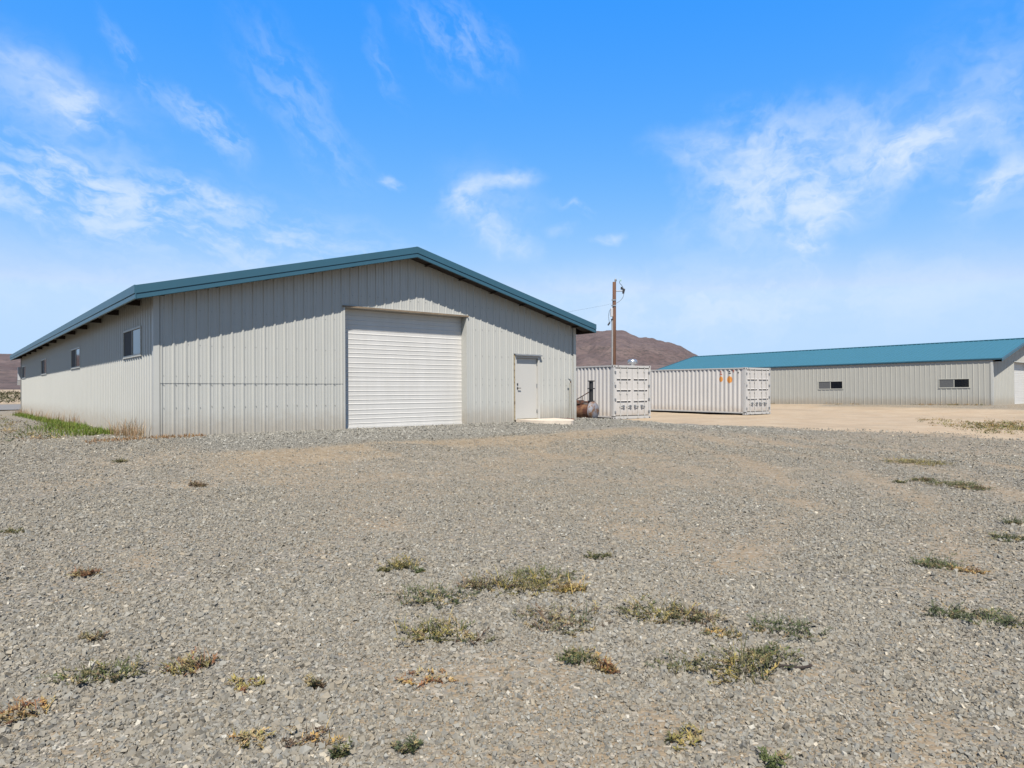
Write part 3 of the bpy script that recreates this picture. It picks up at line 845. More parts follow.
    if logo:
        # small painted marks on the long side near the door end
        def cdepth(y):
            q = (y-.14) % .278
            return .012+float(np.interp(q, [0, .072, .140, .210, .278], [0, 0, .042, .042, 0]))-.004
        def blot(yc, zc, ry, rz, mat, name, seed):      # paint that follows the ribs
            r_ = random.Random(seed); mb = MB(); ys = np.linspace(yc-ry, yc+ry, 15); prev = None
            for y in ys:
                hz = rz*math.sqrt(max(0, 1-((y-yc)/ry)**2))*(1+r_.uniform(-.12, .12))+.004
                cur = ((cdepth(y), y, zc-hz), (cdepth(y), y, zc+hz))
                if prev: mb.quad(prev[0], cur[0], cur[1], prev[1])
                prev = cur
            return mb.build(name, mat, root)
        blot(1.58, 1.96, .12, .15, M['orange'], 'orange_emblem', 5)
        blot(1.02, 1.93, .17, .19, M['orange'], 'orange_emblem', 8)
        for i, (yc, zs) in enumerate(((1.58, (2.40, 2.31, 2.22)), (1.02, (2.38, 2.28)), (.78, (2.42, 2.35)), (.46, (2.30,)))):
            mb = MB()
            for q, z in enumerate(zs):
                wd = .045+.02*((q+i) % 3); n_ = 6; prev = None
                for y in np.linspace(yc-wd, yc+wd, n_):
                    cur = ((cdepth(y)+.001, y, z-.032), (cdepth(y)+.001, y, z+.028))
                    if prev: mb.quad(prev[0], cur[0], cur[1], prev[1])
                    prev = cur
            mb.build('side_marking', M['redpaint'] if i in (0, 2) else M['black'], root)
    if vent:
        mb = MB(); Mx = Matrix.Translation((1.93, .75, Hc-.03))
        mb.lathe([(.11, 0), (.11, .11), (.13, .12), (.22, .15), (.245, .21), (.235, .30), (.16, .355), (.05, .375), (0, .378)], 28, 0, Mx)
        v_ = mb.build('roof_vent', M['galv'], root, smooth=True)
        mb = MB()
        for k in range(20):
            t = 2*math.pi*k/20; Mz = Mx @ Matrix.Rotation(t, 4, 'Z')
            mb.box(.232, .252, -.006, .006, .16, .30, 0, Mz)
        mb.build('vent_fins', M['galv_dark'], v_)
    return root
c1 = container((4.80, 32.3, float(ground_h(5.8, 33.5))-.01), R(33.5), 6.058, 'white shipping container with a round metal vent on top, next to the power pole', vent=True)
c2 = container((12.65, 37.0, float(ground_h(13, 38))+.02), R(38.0), 12.19, 'longer white shipping container with orange marks high on its ribbed side', logo=True)

# ------------------------------------------------------------------ power pole
px_, py_ = (613.6-512)/F*41.0, 41.0
gz = float(ground_h(px_, py_))
pole = empty('power_pole', (px_, py_, gz), (0, 0, 0))
tag(pole, 'brown wooden power pole standing behind the white containers', 'power pole')
TOP = CAM_H+(HOR-282)/F*41.0-gz
mb = MB(); mb.tube([(0, 0, -.5), (.01, 0, 2), (.03, 0, 4.5), (.045, 0, TOP)], [.14, .132, .118, .105], 16)
mb.build('shaft', M['pole'], pole, smooth=True)
k = 41.0/F      # metres a pixel spans at the pole
def P(x, y, d=0): return ((x-613.6)*k, d, CAM_H+(HOR-y)*k-gz)
mb = MB(); mb.tube([P(615.3, 282, -.02), P(615.4, 280.5, -.02)], .05, 10); mb.lathe([(.0, 0), (.06, 0), (.075, .05), (.05, .08), (.06, .1), (.03, .15), (0, .16)], 12, 0, Matrix.Translation(P(615.6, 281.2)))
mb.build('top_insulator', M['galv_dark'], pole)
mb = MB(); mb.tube([P(614.8, 291.0), P(623.0, 291.0)], .035, 8); mb.build('bracket_arm', M['pvc'], pole)
mb = MB(); mb.tube([P(623.2, 293.6), P(623.8, 289.3)], [.06, .085], 10); mb.tube([P(622.4, 288.8), P(625.0, 289.6)], .045, 8)
mb.lathe([(.04, 0), (.075, .03), (.04, .06), (.075, .09), (.04, .12), (.07, .15), (.0, .17)], 10, 0, Matrix.Translation(P(621.6, 289.6)))
mb.build('fuse_cutout', M['wire'], pole)
def curve(pts, n=14):
    pts = [Vector(p) for p in pts]; out = []
    for i in range(len(pts)-1):
        p0 = pts[max(i-1, 0)]; p1 = pts[i]; p2 = pts[i+1]; p3 = pts[min(i+2, len(pts)-1)]
        for j in range(n):
            t = j/n
            out.append(.5*((2*p1)+(p2-p0)*t+(2*p0-5*p1+4*p2-p3)*t*t+(3*p1-p0-3*p2+p3)*t**3))
    return out+[pts[-1]]
mb = MB(); mb.tube(curve([P(623.6, 288.8), P(621.6, 285.2), P(619.4, 282.6), P(620.4, 280.2)], 8), .014, 6)
mb.tube(curve([P(623.8, 293.6), P(622.8, 297.5), P(619.6, 301.2), P(615.4, 303.6)], 8), .012, 6)
mb.build('jumper_wire', M['wire'], pole)
mb = MB(); mb.lathe([(0, 0), (.05, 0), (.035, .05), (.055, .08), (.02, .14), (0, .15)], 10, 0, Matrix.Translation(P(620.6, 281.3)))
mb.build('arrester', M['porcelain'], pole)
mb = MB(); c0 = P(612.4, 316.6); c1_ = P(612.4, 308.6)
mb.lathe([(0, 0), (.085, 0), (.085, c1_[2]-c0[2]), (.06, c1_[2]-c0[2]+.03), (0, c1_[2]-c0[2]+.04)], 14, 0, Matrix.Translation((c0[0]-.05, -.06, c0[2])))
mb.build('transformer_can', M['box_grey'], pole, smooth=False)
for (xa, xb, ya, yb) in ((611.3, 615.4, 300.9, 299.6), (611.0, 615.6, 306.4, 305.2)):
    mb = MB(); mb.box(P(xa, 0)[0], P(xb, 0)[0], -.13, -.10, P(0, ya)[2], P(0, yb)[2])
    mb.build('pole_band', M['galv_dark'], pole)
mb = MB(); mb.tube([P(612.2, 319.8, -.06), P(612.2, 330, -.06), (P(612.2, 0)[0], -.06, 0)], .052, 8)
mb.build('conduit', M['pvc'], pole)
mb = MB(); mb.tube([P(612.2, 320.2, -.06), P(611.6, 318.8, -.06)], [.07, .06], 8)
mb.tube([P(609.6, 322.6, -.06), P(607.8, 325.4, -.06)], .05, 7)
mb.build('weatherhead', M['wire'], pole)
mb = MB(); mb.tube(curve([P(610.6, 309, -.06), P(609.0, 312, -.06), P(608.6, 318, -.06), P(609.6, 322.5, -.06), P(611.8, 319.8, -.06)], 8), .014, 6)
mb.tube(curve([P(610.8, 309.5, -.06), P(610.2, 314, -.06), P(611.0, 317.2, -.06)], 8), .012, 6)
mb.build('service_loop', M['wire'], pole)
# service drop to the near building
p0 = Vector((px_-.1, py_-.1, P(0, 304)[2]+gz)); xx, yy = w1(11.2, 18.0); p1 = Vector((xx, yy, 4.05))
pts_ = [p0.lerp(p1, t)-Vector((0, 0, .35*4*t*(1-t))) for t in np.linspace(0, 1, 24)]
mb = MB(); mb.tube(pts_, .0035, 5)
tag(mb.build('power_cable', M['wire']), 'thin cable sagging from the power pole to the near building', 'cable')

# ------------------------------------------------------------------ rusty tank beside the container
tx, ty = (593.6-512)/F*30.6, 30.6
tz = float(ground_h(tx, ty))-.03
tank = empty('rusty_tank', (tx, ty, tz), (0, 0, R(147)))     # local +x runs from the grey end back along the body
tag(tank, 'rusty horizontal tank with grey end and black upright stack beside the white container', 'tank')
rad = .42; zc = .47
Mx = Matrix.Translation((0, 0, zc)) @ Matrix.Rotation(R(90), 4, 'Y')
mb = MB(); mb.lathe([(rad*.97, 0.0), (rad*.97, .12), (rad*.84, .16), (rad*.84, 1.75), (rad*.75, 1.86), (rad*.5, 1.95), (0, 1.99)], 30, 0, Mx @ Matrix.Translation((.05, 0, 0))); mb.build('shell', M['rust_tank'], tank, smooth=True)
mb = MB(); mb.lathe([(rad+.012, .10), (rad+.014, .0), (rad*.93, -.07), (rad*.7, -.13), (rad*.35, -.165), (0, -.175)], 30, 0, Mx); mb.build('end_cap', M['tank_end'], tank, smooth=True)
mb = MB(); mb.tube([(.12, 0, zc+rad-.06), (.12, 0, zc+rad+.92)], .098, 14)
for z, r_ in ((.0, .15), (.56, .17), (.90, .155)): mb.lathe([(0, 0), (r_, 0), (r_, .045), (0, .045)], 16, 0, Matrix.Translation((.12, 0, zc+rad+z)))
mb.build('stack', M['black'], tank)
mb = MB(); mb.tube([(.14, .02, zc+rad+.47), (.95, .05, zc+rad+.02)], .022, 8); mb.tube([(.55, .03, zc+rad+.24), (.55, .03, zc+rad-.02)], .018, 8); mb.build('strut', M['rust_dark'], tank)
mb = MB(); mb.box(.18, 1.7, -.10, .10, zc+rad-.10, zc+rad+.02); mb.box(.6, 1.5, -.24, .24, zc+rad-.12, zc+rad+.06); mb.build('top_frame', M['rust_dark'], tank, bevel=.01)
for xx in (.25, 1.4):
    mb = MB(); mb.box(xx-.05, xx+.05, -.42, .42, 0, .11); mb.box(xx-.05, xx+.05, -.30, .30, .11, .20); mb.build('skid', M['rust_dark'], tank)

# ------------------------------------------------------------------ plants
class Blades:
    def __init__(s): s.V = []; s.F = []; s.C = []
    def tri_blade(s, p, d, h, w, bend, c0, c1):
        """a bent tapering blade of two quads"""
        p = np.array(p, float); side = np.array([-d[1], d[0], 0.0]); d3 = np.array([d[0], d[1], 0.0])
        q1 = p+np.array([0, 0, h*.55])+d3*bend*.35; q2 = p+np.array([0, 0, h])*(1-.25*min(1, abs(bend)/max(h, 1e-3)*.5))+d3*bend
        n = len(s.V)
        s.V += [p-side*w/2, p+side*w/2, q1+side*w*.4, q1-side*w*.4, q2+side*w*.08, q2-side*w*.08]
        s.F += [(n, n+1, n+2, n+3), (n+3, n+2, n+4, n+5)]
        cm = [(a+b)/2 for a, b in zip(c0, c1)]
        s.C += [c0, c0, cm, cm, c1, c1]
    def leaf(s, p, d3, l, w, c):
        p = np.array(p, float); d3 = np.array(d3, float); d3 /= np.linalg.norm(d3)+1e-9
        side = np.cross(d3, [random.uniform(-.5, .5), random.uniform(-.5, .5), 1.0]); side /= np.linalg.norm(side)+1e-9
        n = len(s.V)
        s.V += [p, p+d3*l*.5+side*w/2, p+d3*l, p+d3*l*.5-side*w/2]
        s.F += [(n, n+1, n+2, n+3)]; s.C += [c]*4
    def build(s, name, mat):
        V = np.array(s.V); o_ = np_mesh(name, V, np.array(s.F), mat, np.array(s.C, float)); return o_

GREEN = [(.095, .115, .045), (.08, .10, .045), (.12, .14, .055)]
GREY = [(.11, .125, .075), (.13, .14, .09), (.09, .10, .062)]
YEL = [(.30, .25, .08), (.36, .29, .11), (.24, .21, .075)]
DRY = [(.50, .33, .13), (.44, .28, .11), (.54, .39, .19)]
RUST = [(.26, .12, .06), (.20, .10, .06), (.30, .17, .09)]
BROWN = [(.15, .10, .065), (.19, .13, .085), (.12, .085, .06)]
STRAW = [(.36, .29, .16), (.30, .24, .13), (.26, .20, .12)]
OLIVE = [(.14, .135, .065), (.18, .16, .08), (.11, .11, .055)]
def jit(c): f = random.uniform(.75, 1.25); return tuple(max(0, x*f*random.uniform(.93, 1.07)) for x in c)

def weed(px, py, wpx, hpx, pal, label, spread=.5, stems=None, upright=.5, dens=1.0):
    """a clump of stems creeping out over the gravel, leaves along them. px, py: where the clump stands (centre of its foot)"""
    X, Y, Z = ray_ground(px, py)
    wid = wpx/F*Y; hgt = hpx/F*Y
    B = Blades()
    n = stems or int(np.clip(50*dens*(wid/.35)**.9, 16, 150))
    def spot():
        rr, tt = random.random()**.6, random.uniform(0, 2*math.pi)
        return rr*math.cos(tt)*wid*spread*.62, rr*math.sin(tt)*wid*spread*.5
    for _ in range(n):
        bx, by = spot()      # root somewhere in the mat
        a = random.uniform(0, 2*math.pi); ln = wid*random.uniform(.14, .42)
        dx, dy = math.cos(a), math.sin(a)*.8; curl = random.uniform(-1.2, 1.2); cdx, cdy = -dy*curl, dx*curl; dry = random.random() < .25
        gz = float(ground_h(X+bx, Y+by))-Z
        rise = hgt*random.uniform(.1, 1.0)*(upright if random.random() < .6 else 1)
        main = random.choice(pal) if not dry else random.choice(STRAW)
        segs = 9; prev = None
        for k in range(segs+1):
            t = k/segs
            p = np.array([bx+(dx*t+cdx*t*t*.4)*ln+random.gauss(0, .004), by+(dy*t+cdy*t*t*.4)*ln+random.gauss(0, .004), gz+.004+rise*(t**.8)*(1-.25*t)])
            if prev is not None:
                d = p-prev; sd = np.array([-d[1], d[0], 0]); sd = sd/(np.linalg.norm(sd)+1e-9)*.0022
                q = len(B.V); B.V += [prev-sd, prev+sd, p+sd, p-sd]; B.F.append((q, q+1, q+2, q+3))
                sc = jit((main[0]*1.1, main[1]*.95, main[2])); B.C += [sc]*4
                for _k in range(random.randint(1, 3)):
                    la = a+random.uniform(-1.9, 1.9)
                    lp = prev+(p-prev)*random.random()
                    B.leaf(lp, (math.cos(la), math.sin(la), random.uniform(-.1, 1.0)), random.uniform(.010, .028)*(1+Y*.04), random.uniform(.003, .007)*(1+Y*.06), jit(main))
            prev = p
    nb = int(n*.9)
    for _ in range(nb):
        bx, by = spot()
        a = random.uniform(0, 2*math.pi); gz = float(ground_h(X+bx, Y+by))-Z
        c = jit(random.choice(pal)); h = hgt*random.uniform(.4, 1.1)
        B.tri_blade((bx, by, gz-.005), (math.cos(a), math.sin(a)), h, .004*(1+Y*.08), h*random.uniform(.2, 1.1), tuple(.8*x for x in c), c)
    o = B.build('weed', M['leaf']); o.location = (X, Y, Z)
    tag(o, label, 'weed', 'weeds scattered over the gravel yard')
    return o

W_ = [
 (86, 575, 30, 9, RUST+BROWN, 'small rust brown dried weed alone on the open gravel at the far left', .6),
 (103, 677, 62, 20, OLIVE+GREEN, 'sparse olive green weed low on the left, left neighbour of a yellowish one', .8),
 (190, 670, 46, 20, YEL+OLIVE+RUST, 'yellow green weed with rusty stems right of the sparse olive weed', .7),
 (22, 716, 46, 18, RUST+DRY, 'rust orange dried weed at the bottom left edge of the gravel', .8),
 (402, 568, 34, 13, YEL+OLIVE, 'small yellow green weed at the upper left of the central weed patch', .7),
 (384, 572, 12, 8, OLIVE, 'tiny olive sprig just left of the small yellow green weed', .7),
 (420, 573, 11, 6, GREEN, 'tiny dark green sprig just right of the small yellow green weed', .7),
 (432, 600, 66, 17, GREY+GREEN, 'grey green creeping weed left of the large olive mat', .8),
 (432, 635, 66, 20, OLIVE+YEL+GREEN, 'green and straw coloured weed below the grey green creeper', .8),
 (476, 641, 34, 10, OLIVE+BROWN, 'thin brownish sprawl trailing off the green and straw coloured weed', .8, .32),
 (482, 588, 44, 18, OLIVE+BROWN, 'brownish left half of the large olive weed mat', .8),
 (520, 590, 60, 22, OLIVE+YEL, 'big olive weed in the middle of the central patch', .8),
 (546, 578, 54, 14, GREEN+OLIVE, 'darker green weed behind the big olive weed', .9),
 (571, 592, 38, 18, DRY+DRY+YEL, 'dry golden tuft at the right end of the central weed patch', .6),
 (561, 622, 74, 16, BROWN+OLIVE+GREY, 'sparse grey brown weed below the dry golden tuft', .9),
 (580, 661, 40, 18, OLIVE+GREEN, 'green weed at the foot of the central patch touching straw stalks', .7),
 (606, 672, 26, 22, DRY+RUST, 'straw coloured stalks beside the lowest green weed of the central patch', .6),
 (598, 558, 22, 6, GREEN+OLIVE, 'small flat green weed above and right of the dry golden tuft', .7),
 (655, 618, 66, 20, YEL+OLIVE+GREEN, 'bright yellow green weed between the central patch and the largest weed', .8),
 (695, 620, 44, 14, BROWN+OLIVE, 'brownish straggle on the right of the bright yellow green weed', .8),
 (785, 632, 62, 16, GREY+GREEN, 'dark narrow green weed above and right of the largest weed', .8),
 (728, 636, 36, 9, OLIVE+DRY, 'small dull weed directly behind the largest weed', .8),
 (740, 672, 78, 30, GREEN+YEL+OLIVE, 'largest weed of the yard, green with yellow stems beside a dark stick', .7),
 (770, 660, 46, 18, GREEN+OLIVE, 'green arm reaching right from the largest weed toward the stick', .8),
 (676, 668, 44, 12, GREY+OLIVE, 'faint grey green weed just left of the largest weed', .9, .32),
 (934, 566, 44, 12, GREEN+GREEN+GREY, 'compact dark green weed on the right side, alone on the gravel', .7),
 (946, 616, 36, 13, GREEN+GREY, 'left one of the two low dark green weeds near the right edge', .8),
 (996, 622, 62, 13, GREEN+GREY, 'wider right one of the two low dark green weeds near the right edge', .9),
 (1016, 524, 22, 9, GREEN+GREY, 'dark green weed cut by the right edge, upper one of the pair', .8),
 (1012, 540, 32, 8, GREEN+GREY, 'dark green weed cut by the right edge, lower one of the pair', .9),
 (952, 485, 38, 6, GREEN+OLIVE, 'low green weed strip on the far right of the gravel', .9),
 (972, 489, 28, 4, BROWN+GREEN, 'thin dark weed trailing right of the low green strip', .9),
 (923, 481, 20, 5, BROWN+GREEN, 'brownish weed at the left tip of the low green strip', .9),
 (900, 483, 10, 4, GREEN, 'tiny dark weed standing apart left of the green strip', .8),
 (916, 463, 48, 5, YEL+OLIVE, 'yellow green weed strip farthest out on the right gravel', .9),
 (308, 742, 52, 20, BROWN+DRY, 'dry brown weed at the bottom between two green ones', .8, .32),
 (341, 758, 18, 22, OLIVE+GREEN, 'slim green weed at the bottom right of the dry brown one', .6, .32),
 (407, 752, 32, 20, GREY+GREEN, 'grey green weed by itself at the bottom centre', .6, .32),
 (198, 486, 18, 6, BROWN, 'small dark dry weed in the middle distance on the left', .7),
 (316, 688, 18, 14, BROWN+OLIVE, 'thin dark sprig on the bare tan streak', .5, .32),
 (244, 686, 30, 8, YEL+RUST, 'faint yellow and rust weed right of the yellowish left weed', .9, .32),
 (14, 533, 20, 6, OLIVE+GREEN, 'small olive weed at the left edge in the middle distance', .8),
 (120, 462, 12, 5, OLIVE, 'tiny olive weed just in front of the green grass strip', .8),
 (690, 742, 40, 12, OLIVE+YEL, 'thin olive weed at the bottom right of centre', .9, .32),
 (775, 765, 26, 12, GREEN, 'green weed cut by the bottom edge right of centre', .8, .32),
 (95, 640, 24, 12, OLIVE+BROWN, 'faint brownish sprig above the sparse olive weed', .8, .32),
 (250, 743, 30, 12, YEL+DRY, 'pale straw weed just left of the dry brown one', .9, .32),
 (970, 572, 22, 5, RUST+DRY, 'flat rusty weed right of the compact dark green one', .9),
 (430, 680, 40, 6, RUST+DRY, 'flat rusty stalks lying below the green and straw coloured weed', .9, .32),
]
for a in W_: weed(a[0], a[1], a[2], a[3], a[4], a[5], a[6]*1.1, dens=a[7] if len(a) > 7 else 1.0)

X, Y, Z = ray_ground(789, 671)
mb = MB(); mb.tube(curve([(-.10, .0, .012), (-.03, .012, .02), (.05, -.006, .016), (.12, .01, .022)], 5), [.0065]*16, 7)
mb.tube(curve([(-.03, .012, .02), (-.06, .05, .03), (-.07, .07, .045)], 4), .0035, 6)
sk = mb.build('stick', M['wood_dark']); sk.location = (X, Y, Z)
tag(sk, 'short dark stick lying by the largest weed', 'stick')

# green grass strip along the long wall, dry stalks, ground cover
def strip(name, n, pick, h0, h1, pal, label, cat, wmul=1.0):
    B = Blades()
    for _ in range(n):
        u, v, k = pick()
        x, y = w1(u, v); z = float(ground_h(x, y)); a = random.uniform(0, 2*math.pi)
        c = jit(random.choice(pal)); h = random.uniform(h0, h1)*k
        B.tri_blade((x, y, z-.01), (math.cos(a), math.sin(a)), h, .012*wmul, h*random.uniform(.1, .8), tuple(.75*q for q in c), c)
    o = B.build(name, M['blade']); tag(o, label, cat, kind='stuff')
def pick_green():
    while True:
        v = random.uniform(1.7, 27); w = .3+.75*math.exp(-((v-5)/4.5)**2)
        if random.random() < .35+.65*math.exp(-((v-6)/7)**2):
            u = -.35-abs(random.gauss(0, .55))*w
            return u, v, random.uniform(.45, 1.2)*(.6+.9*float(fbm(np.array(u*1.8), np.array(v*1.8), 2, 12)))
strip('grass', 9000, pick_green, .06, .17, [(.15, .25, .022), (.19, .28, .025), (.11, .19, .02), (.24, .29, .05), (.28, .27, .08)], 'bright green grass growing along the foot of the long wall', 'grass')
spots = [(random.choice([.75, 1.0, 2.2, 9.5, 10.5, 13.2, 14.0, 18, 21, 24, 26, 28])+random.gauss(0, .35)) for _ in range(60)]
def pick_dry():
    if random.random() < .22: return -random.uniform(.05, .6), max(.05, random.choice([.9, 1.2])+random.gauss(0, .28)), random.uniform(.4, 1.0)
    return -random.uniform(.05, .5), max(.1, random.choice(spots)), random.uniform(.5, 1.1)
strip('dry_grass', 700, pick_dry, .2, .5, [(.50, .33, .17), (.44, .28, .15), (.55, .40, .24)], 'tall blond dry stalks against the long wall', 'dry grass', .8)
def pick_mat():
    return -abs(random.gauss(0, .35))+random.uniform(0, .5), random.uniform(-.55, .2)-.1+random.gauss(0, .1), random.uniform(.5, 1)
strip('straw', 1500, lambda: (random.uniform(-1.3, .9), -.30+random.gauss(0, .16), random.uniform(.3, 1)), .03, .12, [(.50, .30, .13), (.45, .26, .11), (.38, .20, .09)], 'matted orange straw at the near corner of the wall', 'straw', 1.0)

def cover(name, n, pick, pal, size, label, cat):
    B = Blades()
    for _ in range(n):
        x, y, s = pick(); z = float(ground_h(x, y)); pl = random.choice(pal)
        for _k in range(int(14*s)+8):
            dx, dy = random.gauss(0, .5)*size*s, random.gauss(0, .5)*size*s
            hh = abs(random.gauss(0, .5))*size*.6*s*max(.1, 1-math.hypot(dx, dy)/(size*s*1.4))
            a = random.uniform(0, 6.28)
            B.leaf((x+dx, y+dy, z+hh), (math.cos(a), math.sin(a), random.uniform(.1, 1.2)), size*random.uniform(.18, .4), size*random.uniform(.05, .13), jit(pl))
    o = B.build(name, M['leaf']); tag(o, label, cat, kind='stuff')
def pick_leftweed():
    while True:
        u = -random.uniform(1.3, 11); v = random.uniform(.3, 30)
        x, y = w1(u, v)
        if random.random() < sstep(.42, .60, fbm(np.array(x*.6), np.array(y*.6), 3, 91)): return x, y, random.uniform(.5, 1.2)
cover('ground_cover', 420, pick_leftweed, [GREEN[0], OLIVE[0], GREY[0], OLIVE[1], BROWN[1]], .30, 'low patchy weeds on the dirt left of the near building', 'weeds')
def pick_leftdry():
    u = -random.uniform(1.5, 12); v = random.uniform(1, 14); x, y = w1(u, v); return x, y, random.uniform(.4, 1)
cover('dry_ground_cover', 260, pick_leftdry, [(.38, .27, .13), (.44, .33, .17), (.33, .25, .12)], .26, 'flat straw coloured weeds on the dirt left of the near building', 'weeds')
RW = [ray_ground(px, py) for px, py in [(955, 424), (965, 426), (975, 428), (990, 425), (1000, 427), (1010, 430), (1018, 427), (1030, 429), (985, 432), (1000, 423), (1015, 424), (1040, 432), (940, 421)]]
def pick_right():
    X, Y, Z = random.choice(RW[2:] if random.random() < .7 else RW); return X+random.gauss(0, .7), Y+random.gauss(0, .6), random.uniform(.4, 1)
cover('ground_cover', 240, pick_right, [OLIVE[0], YEL[2], GREEN[0], (.30, .19, .08), (.28, .2, .09)], .28, 'olive and rusty weeds on the pale dirt before the far building', 'weeds')
def pick_sage():
    a = R(random.uniform(-60, -30)); r = random.uniform(72, 210); return r*math.sin(a), r*math.cos(a), random.uniform(.6, 1.3)
cover('sagebrush', 1500, pick_sage, [(.085, .085, .042), (.07, .072, .038), (.11, .10, .05), (.065, .06, .035)], 1.25, 'sagebrush scrub beyond the road on the left', 'sagebrush')
def pick_foot2():
    u = -random.uniform(.05, .5); v = random.choice([.8, 2.0, 3.4, 9.0, 14, 17, 20])+random.gauss(0, .6); p = A2+u*D2+v*D1; return float(p[0]), float(p[1]), random.uniform(.4, 1)
cover('dry_weeds', 60, pick_foot2, [(.34, .22, .10), (.28, .18, .08), (.16, .14, .06)], .3, 'dry weeds along the foot of the far building', 'weeds')

# ------------------------------------------------------------------ sky, sun, camera
SUN_EL = 56.0
EXPO = 2**1.0
w = bpy.data.worlds.new('World'); scene.world = w; w.use_nodes = True
nt = NT(w.node_tree)
sky = nt.add('ShaderNodeTexSky', sky_type='NISHITA', sun_disc=False, sun_elevation=R(SUN_EL), sun_rotation=R(180), altitude=1400.0, air_density=1.0, dust_density=.6, ozone_density=2.0)
g = nt.add('ShaderNodeTexCoord').outputs['Generated']
s3 = nt.add('ShaderNodeSeparateXYZ', {0: g})
azr = nt.math('ARCTAN2', s3.outputs[0], s3.outputs[1]); elr = nt.math('ARCSINE', s3.outputs[2])
p = nt.add('ShaderNodeCombineXYZ', {0: nt.math('MULTIPLY', azr, 57.2958), 1: nt.math('MULTIPLY', elr, 57.2958), 2: 0.0}).outputs[0]
warp = nt.add('ShaderNodeTexNoise', {'Vector': p, 'Scale': .16, 'Detail': 4.0, 'Roughness': .6}).outputs['Color']
wv = nt.add('ShaderNodeVectorMath', {0: nt.add('ShaderNodeVectorMath', {0: warp, 1: (.5, .5, .5)}, operation='SUBTRACT').outputs[0], 'Scale': 4.0}, operation='SCALE').outputs[0]
pw = nt.add('ShaderNodeVectorMath', {0: p, 1: wv}, operation='ADD').outputs[0]
def dirdeg(px, py):
    a = math.atan((px-512)/F); return math.degrees(a), math.degrees(math.atan((HOR-py)/F*math.cos(a)))
# wisp textures shared by the clouds of one direction: angle, noise scale, stretch, lo, hi
FIELDS = {'flat': (-12, .8, 3.0, .36, .70), 'steep': (-42, .85, 2.8, .36, .70), 'soft': (10, .42, 1.6, .32, .72), 'strand': (12, .62, 2.8, .34, .68), 'veil': (-2, .30, 3.4, .28, .74)}
fld = {}
for i, (kf, (an, ns, stv, lo, hi)) in enumerate(FIELDS.items()):
    q = nt.add('ShaderNodeMapping', {'Vector': pw, 'Location': (i*3.7, i*1.9, 0), 'Rotation': (0, 0, R(an)), 'Scale': (1, 1, 1)}, vector_type='TEXTURE').outputs[0]
    q = nt.add('ShaderNodeVectorMath', {0: q, 1: (ns/stv, ns, 1)}, operation='MULTIPLY').outputs[0]
    fld[kf] = nt.maprange(nt.noise(q, 1.0, 5, .58, .2), lo, hi, 0, 1, True)
#   px, py, half length deg, half width deg, angle deg, density, field
CL = [
 (40, 90, 8.0, 3.4, -12, .34, 'veil'), (76, 104, 2.6, 1.5, -20, .62, 'flat'), (45, 75, 5, 1.6, -20, .3, 'flat'),
 (137, 60, 3.6, .9, -48, .30, 'steep'), (212, 125, 3.6, 1.5, -42, .50, 'steep'),
 (75, 168, 6.0, 1.5, -14, .45, 'flat'),
 (140, 208, 21, 3.6, -8, .50, 'flat'), (205, 196, 3.6, .9, -18, .36, 'flat'), (60, 200, 9, 2.2, -6, .26, 'flat'),
 (392, 181, 1.5, .6, -20, .40, 'flat'),
 (468, 196, 2.6, 1.6, 50, .60, 'soft'), (505, 180, 3.4, 1.0, 10, .60, 'veil'), (478, 218, 3.2, 1.5, -48, .55, 'soft'), (508, 238, 3.0, 1.3, -28, .55, 'veil'), (490, 205, 5, 4, -30, .22, 'veil'),
 (575, 205, 2.4, .5, -14, .32, 'flat'), (607, 236, 1.5, .55, 5, .50, 'veil'), (562, 228, 1.8, .7, 8, .34, 'soft'),
 (790, 178, 9.5, 4.8, 15, .66, 'soft'), (795, 178, 9.0, 4.4, 12, .42, 'veil'), (715, 152, 5.0, 2.0, -12, .45, 'veil'), (800, 190, 6.0, 2.2, 28, .60, 'strand'), (765, 135, 5.0, 2.2, -30, .40, 'soft'),
 (865, 172, 9.5, 2.2, 10, .70, 'strand'), (920, 142, 4.6, 1.8, 5, .55, 'strand'), (735, 150, 6, 1.8, -8, .34, 'strand'),
 (815, 228, 3.6, 2.4, 65, .75, 'soft'), (1000, 176, 4.2, 1.2, 20, .62, 'strand'),
 (1000, 120, 6.5, 7.0, 30, .36, 'veil'), (455, 38, 6.0, 2.6, -30, .22, 'steep'), (300, 105, 8.0, 3.0, -50, .18, 'steep'),
 (385, 60, 4.0, 1.0, -60, .14, 'steep'), (700, 305, 28, 4.0, 2, .42, 'veil'), (150, 290, 24, 3.0, -2, .24, 'veil'),
]
dens = None
for (cx, cy, lx, ly, an, d, kf) in CL:
    a0, e0 = dirdeg(cx, cy)
    q = nt.add('ShaderNodeMapping', {'Vector': pw, 'Location': (a0, e0, 0), 'Rotation': (0, 0, R(an)), 'Scale': (lx, ly, 1)}, vector_type='TEXTURE').outputs[0]
    ln = nt.add('ShaderNodeVectorMath', {0: q}, operation='LENGTH').outputs['Value']
    c = nt.math('MULTIPLY', nt.maprange(ln, 0.15, 1.35, min(.95, d*1.25), 0, True), fld[kf])
    dens = c if dens is None else nt.math('SUBTRACT', nt.math('ADD', dens, c), nt.math('MULTIPLY', dens, c))
hs = nt.add('ShaderNodeHueSaturation', {'Saturation': 1.25, 'Value': .137, 'Color': sky.outputs[0]}).outputs[0]
hsep = nt.add('ShaderNodeSeparateColor', {0: hs})
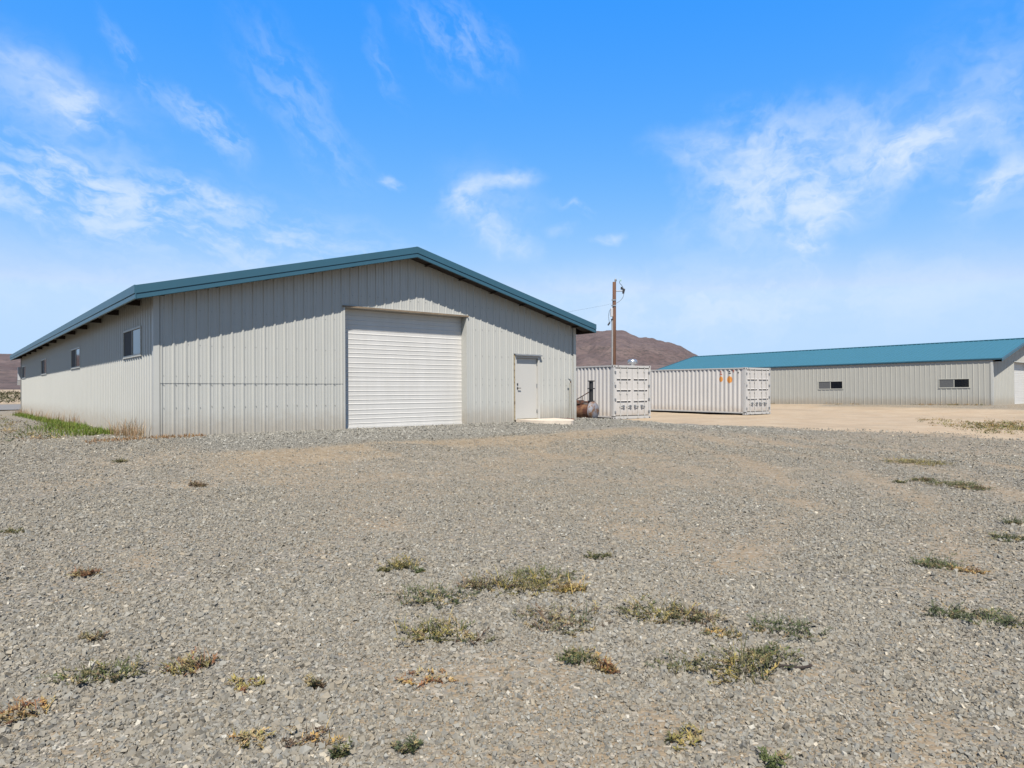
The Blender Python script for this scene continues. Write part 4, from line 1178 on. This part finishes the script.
def chan(i, pw_, k, mx):
    return nt.math('MULTIPLY', nt.math('MINIMUM', nt.math('MULTIPLY', nt.math('POWER', nt.math('MAXIMUM', hsep.outputs[i], 0.0), pw_), k), mx), 1/(.10*EXPO))
grade = nt.add('ShaderNodeCombineColor', {0: nt.math('MULTIPLY', nt.math('MAXIMUM', nt.math('MINIMUM', nt.math('MULTIPLY_ADD', hsep.outputs[0], 1.95, -.063), .52), .015), 1/(.10*EXPO)), 1: chan(1, .60, .98, .73), 2: chan(2, .27, 1.30, 1.0)}).outputs[0]
cloudc = tuple(x/(.10*EXPO) for x in (.80, .90, 1.02))
skyc = nt.mix(nt.math('MULTIPLY', dens, .85), grade, cloudc)
zen = nt.maprange(elr, R(30.5), R(52), 1.0, .20, True)      # the sky deepens towards the zenith
skyc = nt.mix(1.0, skyc, nt.add('ShaderNodeCombineColor', {0: zen, 1: zen, 2: zen}).outputs[0], 'MULTIPLY')
bg = nt.add('ShaderNodeBackground', {'Color': skyc, 'Strength': .10})
o = nt.add('ShaderNodeOutputWorld'); nt.l.new(bg.outputs[0], o.inputs[0])

sl = bpy.data.lights.new('sun', 'SUN'); sl.energy = 5.0; sl.angle = R(.53); sl.color = (1, .955, .89)
so = bpy.data.objects.new('sun', sl); COL.objects.link(so); so.rotation_euler = (R(90-SUN_EL), 0, R(.3)); so.location = (0, -20, 30)

cam = bpy.data.cameras.new('camera'); cam.sensor_width = 36; cam.lens = 36*F/1024
cam.shift_y = (HOR-384)/1024; cam.clip_start = .05; cam.clip_end = 10000
co = bpy.data.objects.new('camera', cam); COL.objects.link(co); co.location = (0, 0, CAM_H); co.rotation_euler = (R(90), 0, 0)
scene.camera = co
vs = scene.view_settings
scene.display_settings.display_device = 'sRGB'
vs.view_transform = 'Standard'; vs.look = 'None'; vs.gamma = 1; vs.exposure = 1.0; vs.use_curve_mapping = False

w.cycles.sampling_method = 'MANUAL'; w.cycles.sample_map_resolution = 256
cy = scene.cycles
cy.max_bounces = 5; cy.diffuse_bounces = 3; cy.glossy_bounces = 2; cy.transmission_bounces = 2
